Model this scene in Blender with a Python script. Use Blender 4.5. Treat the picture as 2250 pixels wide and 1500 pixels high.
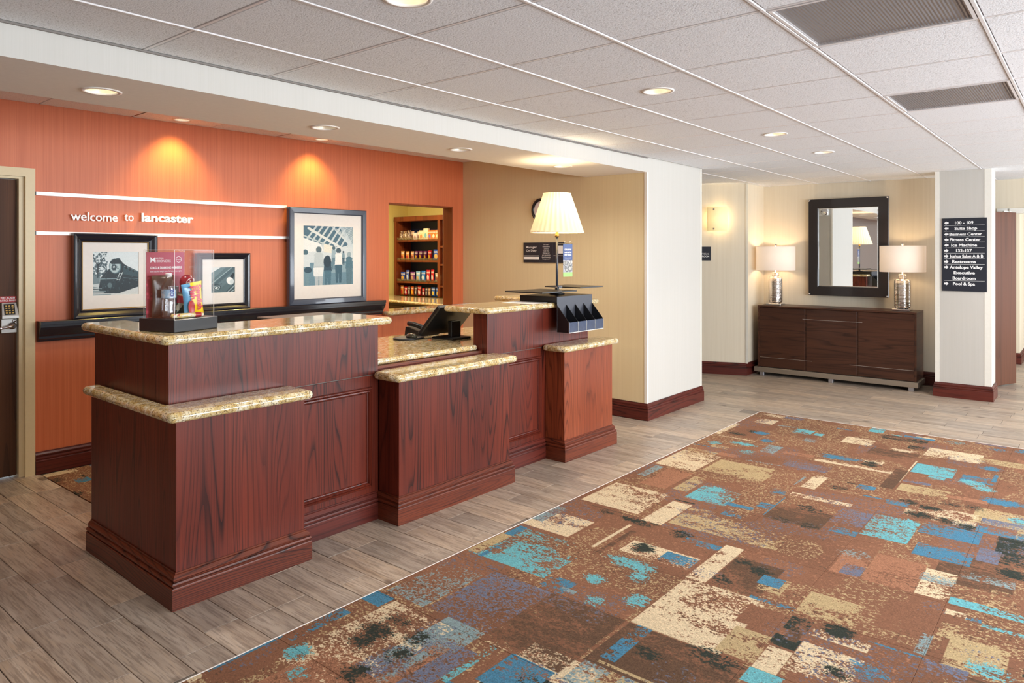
import bpy, bmesh, math, random
import numpy as np
from mathutils import Vector, Matrix, Euler

for _o in list(bpy.data.objects):
    bpy.data.objects.remove(_o)
SC = bpy.context.scene
COL = SC.collection
random.seed(7)
RNG = np.random.default_rng(11)

# ------------------------------------------------------------------ camera, world, lights, exposure
TH = 0.6891
cam_d = bpy.data.cameras.new('camera')
cam = bpy.data.objects.new('camera', cam_d)
COL.objects.link(cam)
cam.location = (0, 0, 1.55)
cam.rotation_euler = (math.pi / 2, 0, TH - math.pi / 2)
cam_d.sensor_width = 36.0
cam_d.sensor_fit = 'HORIZONTAL'
cam_d.lens = 1564.2 / 2250 * 36
cam_d.shift_y = -(750 - 556.6) / 2250
cam_d.clip_start = 0.05
SC.camera = cam

SC.view_settings.view_transform = 'Standard'
SC.view_settings.look = 'None'
SC.view_settings.gamma = 1.0
SC.view_settings.use_curve_mapping = False
SC.view_settings.exposure = 0.53
try:
    SC.cycles.use_denoising = True
    SC.cycles.max_bounces = 10
    SC.cycles.diffuse_bounces = 5
    SC.cycles.glossy_bounces = 4
    SC.cycles.transparent_max_bounces = 12
    SC.cycles.transmission_bounces = 4
    SC.cycles.caustics_reflective = False
    SC.cycles.caustics_refractive = False
    SC.cycles.sample_clamp_indirect = 6.0
except Exception:
    pass
world = bpy.data.worlds.new('sky_world')
SC.world = world
world.use_nodes = True
world.node_tree.nodes['Background'].inputs[0].default_value = (0.80, 0.90, 1.0, 1)
world.node_tree.nodes['Background'].inputs[1].default_value = 0.9


def srgb(c):
    return tuple(((v / 255) / 12.92 if v / 255 <= 0.04045 else ((v / 255 + 0.055) / 1.055) ** 2.4) for v in c)


def area_light(name, loc, target, sx, sy, power, col):
    d = bpy.data.lights.new(name, 'AREA')
    d.shape = 'RECTANGLE'; d.size = sx; d.size_y = sy; d.energy = power; d.color = col
    o = bpy.data.objects.new(name, d); COL.objects.link(o)
    o.location = loc
    o.rotation_euler = (Vector(target) - Vector(loc)).to_track_quat('-Z', 'Y').to_euler()
    return o


DAY = (0.84, 0.92, 1.0)
WARM = (1.0, 0.74, 0.42)
# daylight through the lobby's front windows (behind the camera) and the entrance on the right
for wx, pw, pb in ((-.6, 1, 22), (2.0, 6, 112), (4.6, 36, 80), (7.2, 30, 80), (9.8, 44, 115)):
    area_light('window_daylight', (wx, -3.95, 1.45), (wx, 3, 0.75), 2.1, 2.1, pw, DAY)
    # added upward fill at each window, to brighten the ceiling
    area_light('ceiling_fill', (wx, -3.9, 1.30), (wx, -1.2, 3.1), 2.1, 1.8, pb, (0.86, 0.93, 1.0))
# added fill standing in for flash bounced off the ceiling, no fixture there
area_light('bounced_flash_fill', (4.2, -1.7, 2.40), (3.0, 2.6, 0.2), 2.4, 1.3, 95, (0.97, 0.98, 1.0))
area_light('entrance_daylight', (12.6, -2.7, 1.6), (9.0, 1.0, 1.3), 1.8, 2.2, 55, DAY)


def point_light(name, loc, power, col, r=0.04):
    d = bpy.data.lights.new(name, 'POINT')
    d.energy = power; d.color = col; d.shadow_soft_size = r
    o = bpy.data.objects.new(name, d); COL.objects.link(o); o.location = loc
    return o


def spot_light(name, loc, target, power, col, angle=90, blend=0.6, r=0.04):
    d = bpy.data.lights.new(name, 'SPOT')
    d.energy = power; d.color = col; d.shadow_soft_size = r
    d.spot_size = math.radians(angle); d.spot_blend = blend
    o = bpy.data.objects.new(name, d); COL.objects.link(o); o.location = loc
    o.rotation_euler = (Vector(target) - Vector(loc)).to_track_quat('-Z', 'Y').to_euler()
    return o


# ------------------------------------------------------------------ frames (a plan origin and a turn about z)
class Frame:
    def __init__(s, o, a):
        s.o = Vector(o); s.a = a
        s.e1 = Vector((math.cos(a), math.sin(a), 0)); s.e2 = Vector((-math.sin(a), math.cos(a), 0))

    def w(s, u, v, z=0.0):
        return s.o + s.e1 * u + s.e2 * v + Vector((0, 0, z))


G = Frame((0, 0, 0), 0)
D = Frame((1.438, 3.085, 0), -0.0146)      # the reception desk
W = Frame((0, 5.794, 0), -0.022)           # the orange wall

# ------------------------------------------------------------------ mesh building


def set_parent(o, p):
    o.parent = p


def thing(name, label, cat, fr=G, org=(0, 0, 0), rot=0.0, group=None):
    o = bpy.data.objects.new(name, None); COL.objects.link(o)
    o.location = fr.w(*org); o.rotation_euler = (0, 0, fr.a + rot)
    o.empty_display_size = 0.1
    o['label'] = label; o['category'] = cat
    if group: o['group'] = group
    return o


def tag(o, label, cat, group=None):
    o['label'] = label; o['category'] = cat
    if group: o['group'] = group
    return o


class MB:
    """collects faces; build() links them as one mesh object"""

    def __init__(s):
        s.v = []; s.f = []; s.m = []; s.uv = {}; s.sm = []

    def add(s, vs, fs, mi=0, smooth=False):
        b = len(s.v)
        s.v += [tuple(x) for x in vs]
        for f in fs:
            s.f.append(tuple(b + i for i in f)); s.m.append(mi); s.sm.append(smooth)
        return s

    def box(s, x0, x1, y0, y1, z0, z1, mi=0, bev=0.0):
        if bev > 0:
            b = min(bev, abs(x1 - x0) / 2.2, abs(y1 - y0) / 2.2, abs(z1 - z0) / 2.2)
            vs = []; idx = {}
            for i, (x, sx) in enumerate(((x0, 1), (x1, -1))):
                for j, (y, sy) in enumerate(((y0, 1), (y1, -1))):
                    for k, (z, sz) in enumerate(((z0, 1), (z1, -1))):
                        idx[i, j, k, 0] = len(vs); vs.append((x, y + sy * b, z + sz * b))
                        idx[i, j, k, 1] = len(vs); vs.append((x + sx * b, y, z + sz * b))
                        idx[i, j, k, 2] = len(vs); vs.append((x + sx * b, y + sy * b, z))
            fs = []
            for i in (0, 1):
                fs.append([idx[i, 0, 0, 0], idx[i, 1, 0, 0], idx[i, 1, 1, 0], idx[i, 0, 1, 0]][::(-1 if i == 0 else 1)])
                fs.append([idx[0, i, 0, 1], idx[1, i, 0, 1], idx[1, i, 1, 1], idx[0, i, 1, 1]][::(1 if i == 0 else -1)])
                fs.append([idx[0, 0, i, 2], idx[1, 0, i, 2], idx[1, 1, i, 2], idx[0, 1, i, 2]][::(-1 if i == 0 else 1)])
            for i in (0, 1):
                for j in (0, 1):
                    fs.append([idx[i, j, 0, 0], idx[i, j, 1, 0], idx[i, j, 1, 1], idx[i, j, 0, 1]])
                    fs.append([idx[i, 0, j, 0], idx[i, 1, j, 0], idx[i, 1, j, 2], idx[i, 0, j, 2]])
                    fs.append([idx[0, i, j, 1], idx[1, i, j, 1], idx[1, i, j, 2], idx[0, i, j, 2]])
                    for k in (0, 1):
                        fs.append([idx[i, j, k, 0], idx[i, j, k, 1], idx[i, j, k, 2]])
            return s.add(vs, fs, mi)
        vs = [(x0, y0, z0), (x1, y0, z0), (x1, y1, z0), (x0, y1, z0), (x0, y0, z1), (x1, y0, z1), (x1, y1, z1), (x0, y1, z1)]
        return s.add(vs, [(0, 3, 2, 1), (4, 5, 6, 7), (0, 1, 5, 4), (1, 2, 6, 5), (2, 3, 7, 6), (3, 0, 4, 7)], mi)

    def lathe(s, prof, cx=0, cy=0, n=24, mi=0, smooth=True, cap=True, ax='z', fn=None):
        vs = []; fs = []
        for r, z in prof:
            for k in range(n):
                a = 2 * math.pi * k / n
                rr = r if fn is None else fn(r, z, a)
                p = (rr * math.cos(a), rr * math.sin(a), z)
                if ax == 'y': p = (p[0], -p[2], p[1])
                elif ax == 'x': p = (-p[2], p[0], p[1])
                if ax == 'z': p = (p[0] + cx, p[1] + cy, p[2])
                vs.append(p)
        m = len(prof)
        for j in range(m - 1):
            for k in range(n):
                fs.append((j * n + k, j * n + (k + 1) % n, (j + 1) * n + (k + 1) % n, (j + 1) * n + k))
        s.add(vs, fs, mi, smooth)
        if cap:
            b = len(s.v) - len(vs)
            s.f.append(tuple(b + k for k in range(n))[::-1]); s.m.append(mi); s.sm.append(False)
            s.f.append(tuple(b + (m - 1) * n + k for k in range(n))); s.m.append(mi); s.sm.append(False)
        return s

    def tube(s, pts, r, n=8, mi=0):
        pts = [Vector(p) for p in pts]
        vs = []; fs = []
        for i, p in enumerate(pts):
            t = (pts[min(i + 1, len(pts) - 1)] - pts[max(i - 1, 0)]).normalized()
            a = t.cross(Vector((0, 0, 1)))
            if a.length < 1e-4: a = t.cross(Vector((1, 0, 0)))
            a.normalize(); b = t.cross(a)
            for k in range(n):
                q = p + (a * math.cos(2 * math.pi * k / n) + b * math.sin(2 * math.pi * k / n)) * r
                vs.append(q)
        for j in range(len(pts) - 1):
            for k in range(n):
                fs.append((j * n + k, j * n + (k + 1) % n, (j + 1) * n + (k + 1) % n, (j + 1) * n + k))
        fs.append(tuple(range(n))[::-1]); fs.append(tuple((len(pts) - 1) * n + k for k in range(n)))
        return s.add(vs, fs, mi, True)

    def prism(s, poly, z0, z1, mi=0):
        n = len(poly)
        vs = [(x, y, z0) for x, y in poly] + [(x, y, z1) for x, y in poly]
        fs = [tuple(range(n))[::-1], tuple(range(n, 2 * n))] + [(i, (i + 1) % n, n + (i + 1) % n, n + i) for i in range(n)]
        return s.add(vs, fs, mi)

    def slab(s, poly, z0, z1, rad=None, mi=0, corner=0.032):
        """stone top with a bullnose edge; poly counter-clockwise in plan"""
        poly = round_poly(poly, corner, 4)
        t = z1 - z0; rad = rad or t * 0.5
        rings = []
        for k in range(7):
            a = -math.pi / 2 + math.pi * k / 6
            rings.append((rad * (1 - math.cos(a)), (z0 + z1) / 2 + (t / 2) * math.sin(a)))
        n = len(poly); vs = []; fs = []
        for d, z in rings:
            q = inset(poly, d)
            vs += [(x, y, z) for x, y in q]
        for j in range(6):
            for k in range(n):
                fs.append((j * n + k, j * n + (k + 1) % n, (j + 1) * n + (k + 1) % n, (j + 1) * n + k))
        s.add(vs, fs, mi, True)
        b = len(s.v) - len(vs)
        s.f.append(tuple(b + k for k in range(n))[::-1]); s.m.append(mi); s.sm.append(False)
        s.f.append(tuple(b + 6 * n + k for k in range(n))); s.m.append(mi); s.sm.append(False)
        return s

    def sweep(s, path, prof, mi=0, close=False):
        """path: plan points; prof: (offset to the right of travel, z); mitred corners, end caps"""
        n = len(path); m = len(prof)
        P = [Vector((p[0], p[1])) for p in path]
        vs = []
        for i in range(n):
            def nrm(a, b):
                d = (b - a).normalized(); return Vector((d.y, -d.x))
            if close or 0 < i < n - 1:
                n1 = nrm(P[i - 1], P[i]); n2 = nrm(P[i], P[(i + 1) % n])
                q = (n1 + n2) / max(0.2, 1 + n1.dot(n2))
            elif i == 0: q = nrm(P[0], P[1])
            else: q = nrm(P[-2], P[-1])
            for o, z in prof:
                vs.append((P[i].x + q.x * o, P[i].y + q.y * o, z))
        fs = []
        for i in range(n if close else n - 1):
            j = (i + 1) % n
            for k in range(m - 1):
                fs.append((i * m + k, j * m + k, j * m + k + 1, i * m + k + 1))
        if not close:
            fs.append(tuple(range(m))); fs.append(tuple((n - 1) * m + k for k in range(m))[::-1])
        return s.add(vs, fs, mi)

    def map(s, fn):
        s.v = [tuple(fn(*p)) for p in s.v]; return s

    def build(s, name, mat, parent=None, org=None, smooth=None, uv=None):
        me = bpy.data.meshes.new(name)
        vs = s.v
        if org is not None:
            vs = [(x - org[0], y - org[1], z - org[2]) for x, y, z in vs]
        me.from_pydata(vs, [], s.f)
        mats = mat if isinstance(mat, (list, tuple)) else [mat]
        for m_ in mats: me.materials.append(m_)
        me.polygons.foreach_set('material_index', s.m)
        me.polygons.foreach_set('use_smooth', s.sm)
        if uv is not None:
            l = me.uv_layers.new(name='UVMap')
            for li, lp in enumerate(me.loops):
                l.data[li].uv = uv(*s.v[lp.vertex_index])
        bm = bmesh.new(); bm.from_mesh(me); bmesh.ops.recalc_face_normals(bm, faces=bm.faces[:]); bm.to_mesh(me); bm.free()
        me.update()
        o = bpy.data.objects.new(name, me); COL.objects.link(o)
        if parent is not None: o.parent = parent
        return o


def inset(poly, d):
    if abs(d) < 1e-9: return list(poly)
    n = len(poly); out = []
    for i in range(n):
        a = Vector(poly[i - 1]); b = Vector(poly[i]); c = Vector(poly[(i + 1) % n])
        d1 = (b - a).normalized(); d2 = (c - b).normalized()
        n1 = Vector((-d1.y, d1.x)); n2 = Vector((-d2.y, d2.x))
        q = (n1 + n2) / max(0.3, 1 + n1.dot(n2))
        out.append((b.x + q.x * d, b.y + q.y * d))
    return out


def round_poly(poly, r, seg):
    n = len(poly); out = []
    for i in range(n):
        a = Vector(poly[i - 1]); b = Vector(poly[i]); c = Vector(poly[(i + 1) % n])
        d1 = (b - a).normalized(); d2 = (c - b).normalized()
        cr = d1.x * d2.y - d1.y * d2.x
        if cr <= 0.2 or r <= 0: out.append((b.x, b.y)); continue
        p0 = b - d1 * r; p1 = b + d2 * r
        for k in range(seg + 1):
            t = k / seg
            q = p0 * (1 - t) ** 2 + b * 2 * t * (1 - t) + p1 * t * t
            out.append((q.x, q.y))
    return out


def rect(x0, x1, y0, y1):
    return [(x0, y0), (x1, y0), (x1, y1), (x0, y1)]


def wall_prism(mb, x0, x1, z0, z1, y0, y1, mi=0):
    return mb.box(x0, x1, y0, y1, z0, z1, mi)


def copy_obj(o, parent, loc=None, rot=None):
    c = o.copy(); COL.objects.link(c)
    c.parent = parent
    if loc is not None: c.location = loc
    if rot is not None: c.rotation_euler = rot
    return c


# ------------------------------------------------------------------ materials
class N:
    """tiny node helper"""

    def __init__(s, name):
        s.mat = bpy.data.materials.new(name); s.mat.use_nodes = True
        s.t = s.mat.node_tree; s.b = s.t.nodes['Principled BSDF']; s.out = s.t.nodes['Material Output']

    def n(s, typ, **k):
        x = s.t.nodes.new(typ)
        for a, b in k.items():
            if a.startswith('i_'):
                key = a[2:]
                x.inputs[int(key) if key.isdigit() else key].default_value = b
            else: setattr(x, a, b)
        return x

    def l(s, a, b): s.t.links.new(a, b)

    def math(s, op, a, b=None, clamp=False):
        x = s.n('ShaderNodeMath', operation=op, use_clamp=clamp)
        for i, q in enumerate((a, b)):
            if q is None: continue
            if isinstance(q, (int, float)): x.inputs[i].default_value = q
            else: s.l(q, x.inputs[i])
        return x.outputs[0]

    def mix(s, f, a, b, mode='MIX'):
        x = s.n('ShaderNodeMix', data_type='RGBA', blend_type=mode)
        for i, q in ((0, f), (6, a), (7, b)):
            if isinstance(q, (int, float)): x.inputs[i].default_value = q
            elif isinstance(q, tuple): x.inputs[i].default_value = (*q[:3], 1)
            else: s.l(q, x.inputs[i])
        return x.outputs[2]

    def ramp(s, f, stops, interp='LINEAR'):
        x = s.n('ShaderNodeValToRGB'); cr = x.color_ramp; cr.interpolation = interp
        while len(cr.elements) < len(stops): cr.elements.new(0.5)
        for e, (p, c) in zip(cr.elements, stops):
            e.position = p; e.color = (*c, 1) if not isinstance(c, (int, float)) else (c, c, c, 1)
        s.l(f, x.inputs[0]); return x.outputs[0]

    def coord(s, kind='Object', scale=(1, 1, 1), rnd=False):
        tc = s.n('ShaderNodeTexCoord'); mp = s.n('ShaderNodeMapping'); mp.inputs['Scale'].default_value = scale
        if kind == 'World':
            g = s.n('ShaderNodeNewGeometry'); src = g.outputs['Position']
        else: src = tc.outputs[kind]
        s.l(src, mp.inputs['Vector'])
        if rnd:
            oi = s.n('ShaderNodeObjectInfo')
            m = s.n('ShaderNodeVectorMath', operation='SCALE'); m.inputs[0].default_value = (37.0, 91.0, 53.0)
            s.l(oi.outputs['Random'], m.inputs['Scale']); s.l(m.outputs[0], mp.inputs['Location'])
        return mp.outputs[0]

    def noise(s, vec, scale, detail=2.0, rough=0.5, dist=0.0):
        x = s.n('ShaderNodeTexNoise'); x.inputs['Scale'].default_value = scale; x.inputs['Detail'].default_value = detail
        x.inputs['Roughness'].default_value = rough; x.inputs['Distortion'].default_value = dist
        s.l(vec, x.inputs['Vector']); return x.outputs['Fac']

    def bump(s, h, strength=0.2, dist=0.01):
        x = s.n('ShaderNodeBump'); x.inputs['Strength'].default_value = strength; x.inputs['Distance'].default_value = dist
        s.l(h, x.inputs['Height']); s.l(x.outputs[0], s.b.inputs['Normal'])

    def base(s, c):
        if isinstance(c, tuple): s.b.inputs['Base Color'].default_value = (*c[:3], 1)
        else: s.l(c, s.b.inputs['Base Color'])

    def set(s, **k):
        for a, b in k.items():
            key = a.replace('_', ' ')
            if isinstance(b, (int, float)): s.b.inputs[key].default_value = b
            else: s.l(b, s.b.inputs[key])
        return s


def plain(name, c, rough=0.5, metal=0.0, coat=0.0, var=0.04, scale=40.0):
    m = N(name); v = m.noise(m.coord('Object'), scale, 2)
    c = srgb(c)
    m.base(m.mix(v, tuple(x * (1 - var) for x in c), tuple(min(1, x * (1 + var)) for x in c)))
    m.set(Roughness=rough, Metallic=metal)
    if coat: m.set(Coat_Weight=coat, Coat_Roughness=0.05)
    return m.mat


def emissive(name, c, strength, base=(240, 235, 220)):
    m = N(name); m.base(srgb(base)); m.b.inputs['Emission Color'].default_value = (*srgb(c), 1); m.set(Emission_Strength=strength, Roughness=0.4)
    return m.mat


def wood(name, c1, c2, cd, axis='z', rough=0.36, coat=0.08, rings=15.0, rnd=True, sc=1.0):
    """stained oak: contour lines of a stretched noise field make the cathedral figure"""
    m = N(name)
    s = {'z': (5.5 * sc, 5.5 * sc, 0.30 * sc), 'x': (0.42 * sc, 3.2 * sc, 3.6 * sc), 'y': (3.2 * sc, 0.42 * sc, 3.6 * sc), 'h': (0.5 * sc, 0.5 * sc, 7.0 * sc)}[axis]
    v = m.coord('Object', s, rnd)
    f = m.noise(v, 1.0, 1.2, 0.45)
    w = m.math('FRACT', m.math('MULTIPLY', f, rings * 2))
    line = m.ramp(w, [(0.0, 1.0), (0.10, 0.70), (0.26, 0.10), (0.82, 0.0), (1.0, 0.5)])
    s2 = tuple(x * (30 if x > 2 * sc else 4) for x in s)
    v2 = m.coord('Object', s2, rnd)
    pores = m.noise(v2, 1.0, 3, 0.6)
    pore = m.ramp(pores, [(0.36, 1.0), (0.52, 0.0)])
    tone = m.noise(v, 0.7, 2)
    base = m.mix(m.ramp(tone, [(0.3, 0.0), (0.7, 1.0)]), srgb(c1), srgb(c2))
    wk = m.noise(m.coord('Object', tuple(x * 0.8 for x in s), rnd), 1.4, 1)
    amt = m.math('MULTIPLY', line, m.ramp(wk, [(0.35, 0.38), (0.6, 1.0)]))
    c = m.mix(amt, base, srgb(cd))
    c = m.mix(m.math('MULTIPLY', pore, 0.42), c, srgb(cd))
    m.base(c)
    m.set(Roughness=rough)
    m.b.inputs['Specular IOR Level'].default_value = 0.32
    if coat: m.set(Coat_Weight=coat, Coat_Roughness=0.16)
    m.bump(m.math('ADD', line, pore), 0.06, 0.002)
    return m.mat


CH1, CH2, CHD = (115, 46, 30), (92, 34, 24), (33, 11, 10)
M = {}
M['cherry'] = wood('cherry_stained_oak', CH1, CH2, CHD, 'z')
M['cherry_h'] = wood('cherry_stained_oak_moulding', (122, 58, 34), (100, 44, 28), CHD, 'h')
M['baseboard'] = wood('cherry_baseboard', (104, 44, 34), (84, 34, 28), (42, 16, 14), 'h', rings=6)
M['walnut'] = wood('dark_walnut_veneer', (84, 50, 34), (66, 38, 26), (44, 24, 17), 'h', 0.42, 0.1, rings=3, sc=1.4)
M['shelf_wood'] = wood('red_brown_shelf_wood', (132, 64, 32), (112, 52, 26), (80, 34, 18), 'z', 0.35, 0.2, rings=2)
M['door_brown'] = wood('brown_door_veneer', (96, 60, 36), (82, 50, 30), (60, 36, 22), 'z', 0.6, 0.0, rings=2)
M['door_tan'] = wood('tan_door_veneer', (104, 62, 40), (96, 56, 36), (80, 46, 28), 'z', 0.6, 0.0, rings=2)


def granite():
    m = N('gold_granite')
    v = m.coord('Object')
    n1 = m.noise(v, 26.0, 4, 0.65); n2 = m.noise(v, 130.0, 3, 0.6); n3 = m.noise(v, 60.0, 2, 0.5)
    base = m.ramp(n1, [(0.28, srgb((164, 130, 74))), (0.40, srgb((202, 172, 110))), (0.52, srgb((216, 196, 150))), (0.64, srgb((232, 222, 196)))])
    vo = m.n('ShaderNodeTexVoronoi'); vo.inputs['Scale'].default_value = 210.0; m.l(v, vo.inputs['Vector'])
    cell = m.n('ShaderNodeSeparateColor'); m.l(vo.outputs['Color'], cell.inputs[0])
    c = m.mix(m.ramp(cell.outputs[0], [(0.89, 0.0), (0.92, 0.65)]), base, srgb((150, 108, 56)))
    c = m.mix(m.ramp(m.math('ADD', m.math('MULTIPLY', n2, 0.6), m.math('MULTIPLY', cell.outputs[1], 0.3)), [(0.53, 0.0), (0.58, 0.80)]), c, srgb((72, 60, 46)))
    c = m.mix(m.ramp(n3, [(0.62, 0.0), (0.68, 0.7)]), c, srgb((232, 222, 198)))
    m.base(c); m.set(Roughness=0.10, Coat_Weight=0.35, Coat_Roughness=0.03)
    return m.mat


M['granite'] = granite()


def fabric_wall(name, c, dark, amt=0.6, rough=0.6):
    m = N(name)
    v = m.coord('Object', (170, 170, 1.1)); n1 = m.noise(v, 1.0, 3, 0.7)
    v2 = m.coord('Object', (38, 38, 0.8)); n2 = m.noise(v2, 1.0, 2, 0.6)
    f = m.math('MULTIPLY', m.math('ADD', m.math('MULTIPLY', n1, 0.6), m.math('MULTIPLY', n2, 0.4)), 1.0)
    m.base(m.mix(m.math('MULTIPLY', m.ramp(f, [(0.35, 1.0), (0.62, 0.0)]), amt), srgb(c), srgb(dark)))
    m.set(Roughness=rough); m.bump(n1, 0.12, 0.002)
    return m.mat


M['orange'] = fabric_wall('orange_grasscloth', (220, 124, 80), (192, 93, 54), 0.7, 0.47)
M['beige'] = fabric_wall('beige_wallcovering', (226, 214, 192), (214, 200, 176), 0.6)
M['alcove'] = fabric_wall('tan_wallcovering', (226, 209, 168), (216, 197, 154), 0.6)
M['yellow'] = plain('yellow_paint', (216, 198, 120), 0.7)
M['soffit'] = fabric_wall('pale_soffit_wallcovering', (201, 197, 190), (193, 189, 180), 0.5)
M['soffit_under'] = plain('soffit_underside_paint', (240, 235, 228), 0.7)
M['trim_white'] = plain('white_corner_trim', (236, 232, 222), 0.4)
M['cream_paint'] = plain('cream_door_frame_paint', (226, 206, 162), 0.4)
M['plaster'] = plain('plain_plaster', (220, 214, 204), 0.8)


def ceiling_tile_mat():
    m = N('fissured_ceiling_tile')
    v = m.coord('Object', (1, 1, 1), True)
    n = m.noise(v, 125.0, 3, 0.75); n2 = m.noise(v, 60.0, 2, 0.5)
    pits = m.ramp(n, [(0.34, 1.0), (0.46, 0.0)])
    c = m.mix(m.math('MULTIPLY', pits, 0.62), srgb((240, 242, 246)), srgb((150, 148, 148)))
    c = m.mix(m.math('MULTIPLY', m.ramp(n2, [(0.62, 0.0), (0.72, 1.0)]), 0.08), c, srgb((244, 238, 230)))
    m.base(c); m.set(Roughness=0.95); m.bump(n, 0.5, 0.004)
    return m.mat


M['tile'] = ceiling_tile_mat()
M['tee'] = plain('white_ceiling_grid', (232, 228, 228), 0.35)
M['void'] = plain('ceiling_void', (150, 138, 128), 0.9)


def plank_mat():
    m = N('wood_look_tile')
    oi = m.n('ShaderNodeObjectInfo')
    v = m.coord('Object', (22, 1.5, 8), True); n1 = m.noise(v, 1.0, 4, 0.62, 0.6)
    v2 = m.coord('Object', (7, 0.9, 4), True); f2 = m.noise(v2, 1.0, 2, 0.5)
    ln = m.ramp(m.math('FRACT', m.math('MULTIPLY', f2, 14.0)), [(0.0, 1.0), (0.14, 0.4), (0.4, 0.0), (0.9, 0.0), (1.0, 0.8)])
    v3 = m.coord('Object', (140, 9, 20), True); n3 = m.noise(v3, 1.0, 2, 0.6)
    base = m.ramp(n1, [(0.25, srgb((144, 126, 110))), (0.5, srgb((177, 160, 143))), (0.75, srgb((200, 185, 168)))])
    c = m.mix(m.math('MULTIPLY', ln, m.math('MULTIPLY', m.ramp(n3, [(0.4, 0.0), (0.6, 1.0)]), 0.35)), base, srgb((190, 162, 128)))
    kn = m.noise(m.coord('Object', (7, 4, 5), True), 1.0, 1)
    c = m.mix(m.ramp(kn, [(0.73, 0.0), (0.78, 0.7)]), c, srgb((78, 60, 48)))
    c = m.mix(m.math('MULTIPLY', m.ramp(n3, [(0.40, 1.0), (0.52, 0.0)]), 0.40), c, srgb((92, 74, 60)))
    hv = m.n('ShaderNodeHueSaturation'); m.l(c, hv.inputs['Color'])
    m.l(m.math('ADD', m.math('MULTIPLY', oi.outputs['Random'], 0.34), 0.80), hv.inputs['Value'])
    m.l(m.math('ADD', m.math('MULTIPLY', oi.outputs['Random'], 0.2), 0.88), hv.inputs['Saturation'])
    m.base(hv.outputs[0]); m.set(Roughness=0.40, Coat_Weight=0.12, Coat_Roughness=0.3); m.bump(n3, 0.08, 0.002)
    return m.mat


M['plank'] = plank_mat()
M['grout'] = plain('dark_floor_grout', (128, 118, 108), 0.8)
M['metal'] = plain('brushed_aluminium', (214, 212, 208), 0.32, 0.9)
M['white_metal'] = plain('white_metal_strip', (245, 240, 235), 0.35, 0.2)
M['nickel'] = plain('brushed_nickel', (176, 166, 152), 0.38, 0.85)
M['steel_foot'] = plain('satin_steel', (190, 190, 196), 0.35, 0.9)
M['black'] = plain('satin_black_paint', (20, 20, 23), 0.3, 0, 0.1)
M['black_frame'] = plain('black_frame_lacquer', (33, 34, 42), 0.24, 0, 0.5)
M['blue_frame'] = plain('dark_slate_frame', (58, 66, 84), 0.28, 0, 0.4)
M['espresso'] = plain('espresso_frame_lacquer', (34, 27, 27), 0.3, 0, 0.3)
M['gold_lip'] = plain('gilt_frame_lip', (150, 118, 60), 0.35, 0.6)
M['mat_board'] = plain('cream_mat_board', (236, 230, 222), 0.8)
M['dark_grey'] = plain('dark_grey_metal', (74, 76, 84), 0.4, 0.3)
M['sign_black'] = plain('sign_black', (33, 37, 48), 0.45)
M['sign_white'] = plain('sign_white', (245, 245, 245), 0.5)
M['letter_white'] = plain('white_acrylic_letter', (250, 250, 250), 0.35)
M['chrome'] = plain('chrome', (225, 225, 228), 0.12, 1.0)
M['plastic_black'] = plain('black_plastic', (24, 24, 26), 0.38)
M['plastic_grey'] = plain('grey_plastic', (112, 108, 100), 0.45)
M['paper'] = plain('white_paper', (240, 238, 234), 0.7)
M['red'] = plain('red_sign', (186, 34, 40), 0.5)
M['keypad_body'] = plain('keypad_silver', (200, 198, 194), 0.35, 0.4)
M['cream_shade'] = None


def mirror_mat():
    m = N('mirror_glass'); m.base((0.92, 0.94, 0.94)); m.set(Metallic=1.0, Roughness=0.01); return m.mat


M['mirror'] = mirror_mat()


def clear(name, tint=(1, 1, 1), gloss=0.5, haze=0.0):
    m = N(name)
    tr = m.n('ShaderNodeBsdfTransparent'); tr.inputs[0].default_value = (*tint, 1)
    gl = m.n('ShaderNodeBsdfGlossy'); gl.inputs['Roughness'].default_value = 0.03
    lw = m.n('ShaderNodeLayerWeight'); lw.inputs[0].default_value = 0.25
    f = m.math('ADD', m.math('MULTIPLY', lw.outputs['Fresnel'], gloss), haze, True)
    mx = m.n('ShaderNodeMixShader'); m.l(f, mx.inputs[0]); m.l(tr.outputs[0], mx.inputs[1]); m.l(gl.outputs[0], mx.inputs[2])
    m.l(mx.outputs[0], m.out.inputs[0])
    return m.mat


M['acrylic'] = clear('clear_acrylic', (0.985, 0.985, 0.985), 0.22, 0.012)
M['acrylic_edge'] = plain('polished_acrylic_edge', (232, 226, 220), 0.2)
M['bottle'] = clear('clear_water_bottle', (0.93, 0.95, 0.97), 0.5, 0.16)
M['clear_lip'] = clear('clear_shelf_lip', (0.9, 0.9, 0.9), 0.5, 0.06)


def shade_mat(name, c, trans, emit, ec, pleat=0):
    m = N(name)
    d = m.n('ShaderNodeBsdfDiffuse'); d.inputs[0].default_value = (*srgb(c), 1)
    t = m.n('ShaderNodeBsdfTranslucent'); t.inputs[0].default_value = (*srgb(c), 1)
    mx = m.n('ShaderNodeMixShader'); mx.inputs[0].default_value = trans; m.l(d.outputs[0], mx.inputs[1]); m.l(t.outputs[0], mx.inputs[2])
    e = m.n('ShaderNodeEmission'); e.inputs[0].default_value = (*srgb(ec), 1); e.inputs[1].default_value = emit
    ad = m.n('ShaderNodeAddShader'); m.l(mx.outputs[0], ad.inputs[0]); m.l(e.outputs[0], ad.inputs[1])
    m.l(ad.outputs[0], m.out.inputs[0])
    return m.mat


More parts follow.
